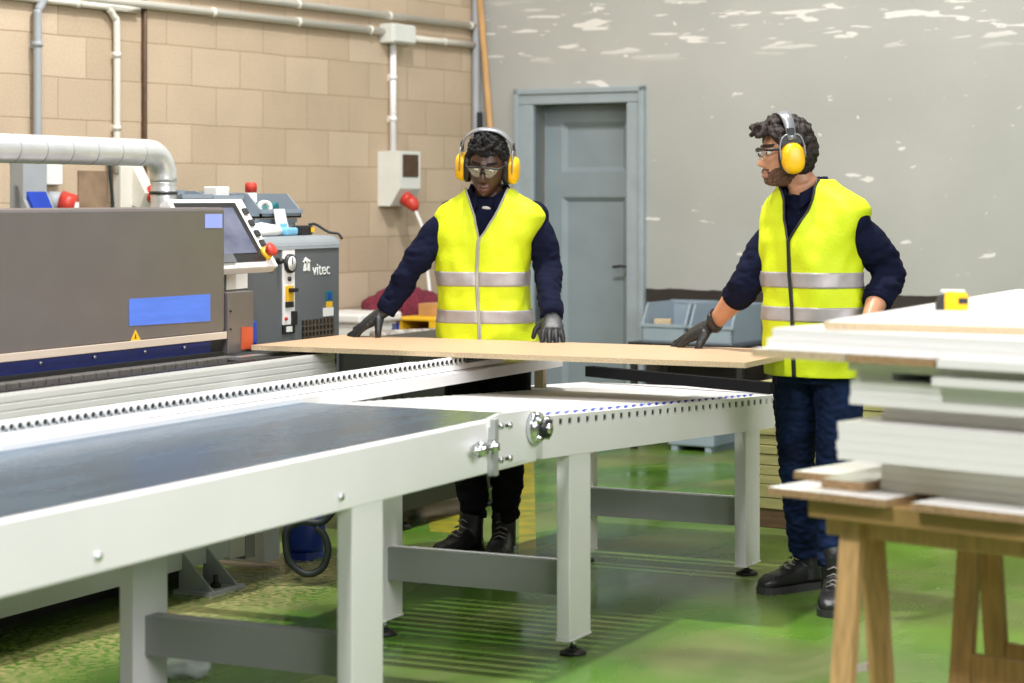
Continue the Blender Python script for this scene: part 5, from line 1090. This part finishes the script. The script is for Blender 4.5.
for E_, W_, t in ((E2r, W2r, 0.34), (E2l, W2l, 0.55)):
    d_ = (W_ - E_).normalized(); c = E_ + (W_ - E_) * t; m = MB(); m.tube([c - d_ * 0.04, c - d_ * 0.035, c + d_ * 0.012, c + d_ * 0.018], [0.054, 0.058, 0.053, 0.046], 20); m.build('cuff', 'navy_cloth', sw)
collar(P2, (-0.045, 0.0), R(-46), 0.073, 1.512, 0.060, R(24))
v2 = make_vest(P2, T2, 0.825, 1.325, 1.545, 0.082, ((1.150, 1.206), (1.028, 1.080)), True, 9.0, 'black')
m = MB(); m.loft([se_ring(z, 0.0, 0.0, hw, hd, yaw2, 2.4, 48) for z, hw, hd in ((0.80, 0.165, 0.125), (0.86, 0.166, 0.125), (0.95, 0.16, 0.118), (1.0, 0.155, 0.112))])
limb(m, [Vector((-0.066, 0.055, 0.86)), Vector((-0.068, 0.075, 0.66)), K2a, Vector((-0.035, 0.155, 0.27)), Vector((-0.018, 0.20, 0.14))], [0.100, 0.083, 0.066, 0.064, 0.060])
limb(m, [Vector((0.070, -0.055, 0.86)), Vector((0.066, -0.06, 0.66)), K2b, Vector((0.050, -0.10, 0.27)), Vector((0.045, -0.125, 0.14))], [0.100, 0.085, 0.068, 0.066, 0.062])
tr = m.build('jeans', 'denim', P2); remesh(tr, 0.006, 4); wrinkle(tr, 0.010, 16, (1, 1, 1.8), 24, lambda c: 0.4 + 1.0 * sstep((0.45 - c.z) / 0.25)); wrinkle(tr, 0.006, 42, (1, 1, 1.6), 28)
make_boot(P2, (0.015, 0.235), (-0.83, -0.55), (-0.018, 0.20, 0.22), 3); make_boot(P2, (0.048, -0.115), (-0.22, -1.0), (0.045, -0.125, 0.21), 4)
dr = (pl(676, 342, 0.36) - W2r)
make_glove('glove', P2, W2r + dr.normalized() * 0.01, dr, (-0.25, -0.35, 1), -1, ((14, 12, 0), (6, 4, -6), (4, 4, -6), (8, 8, 0)), 8, (0.8, 0.55, -0.45), 0.045, 30, scale=1.16, fore=E2r - W2r, cw=0.039)
dl = Vector((-0.40, -0.60, -0.62))
make_glove('glove', P2, W2l + dl.normalized() * 0.02, dl, (0.6, -0.3, 0.5), 1, ((25, 30, 20), (28, 32, 20), (30, 34, 20), (32, 36, 20)), 4, (0.7, 0.6, -0.4), 0.02, 20)
def mask2(c, a):
    aa = abs(a)
    if aa < R(48): return c.z > 0.070
    if aa < R(72): return c.z > 0.070 - (aa - R(48)) / R(24) * 0.055
    if aa < R(98): return c.z > -0.012
    return c.z > -0.072
rnd = random.Random(23); bl = []
while len(bl) < 1000:
    a = rnd.uniform(-math.pi, math.pi); b = math.asin(rnd.uniform(-0.7, 1)); p = head_point(a, b)
    if mask2(p, a):
        k = 1.02 + (0.19 if p.z > 0.06 else 0.09) * rnd.random(); q = p * k
        if p.z > 0.045 and p.y < -0.02: q += Vector((0, -0.018 * rnd.random(), 0.010 * rnd.random()))
        bl.append((q, rnd.uniform(0.008, 0.013)))
for k in range(80):                                            # forelock
    bl.append((Vector((rnd.uniform(-0.055, 0.055), rnd.uniform(-0.118, -0.085), rnd.uniform(0.076, 0.116))), rnd.uniform(0.008, 0.012)))
make_hair('hair', P2, HM2, bl, 0.0038, 'hair_brown', 0.005, 60)
def bmask(c, a):
    aa = abs(a)
    if aa > R(108): return False
    n_ = noise.noise(c * 60) * 0.006
    if aa > R(70): return c.z < -0.012 + n_ and c.z > -0.11
    if abs(c.x) < 0.030 and c.y < -0.06: return (-0.055 + n_ * 0.3 < c.z < -0.046) or (c.z < -0.079 + n_ * 0.5) or (abs(c.x) > 0.024 and c.z < -0.05)
    return c.z < -0.040 - 0.02 * (1 - (aa - R(20)) / R(50)) + n_
m = MB(); head_patch(m, HM2, bmask, lambda p: 0.0022 + 0.0018 * noise.noise(p * 150)); m.build('beard', 'stubble', P2)
m = MB(); head_patch(m, HM2, lambda c, a: c.y < 0 and abs(c.x) < 0.022 and (-0.0645 < c.z < -0.055 or -0.078 < c.z < -0.0655), lambda p: 0.0018); m.build('lips', 'lips_tan', P2)
for s in (-1, 1): m = MB(); head_patch(m, HM2, lambda c, a: c.y < -0.03 and c.x * s > 0 and 0.012 < abs(c.x) < 0.052 and 0.030 < c.z < 0.041, lambda p: 0.004); m.build('eyebrow', 'hair_brown', P2)
for s in (-1, 1): m = MB(); m.ball(HM2 @ Vector((s * 0.031, -0.0815, 0.012)), 0.0105, 0, 16, 12); m.ball(HM2 @ Vector((s * 0.031, -0.0888, 0.011)), 0.005, 1, 12, 8); m.build('eye', ['eye', 'iris'], P2)
ear_defenders(P2, HM2, 1); glasses(P2, HM2, 'lens')
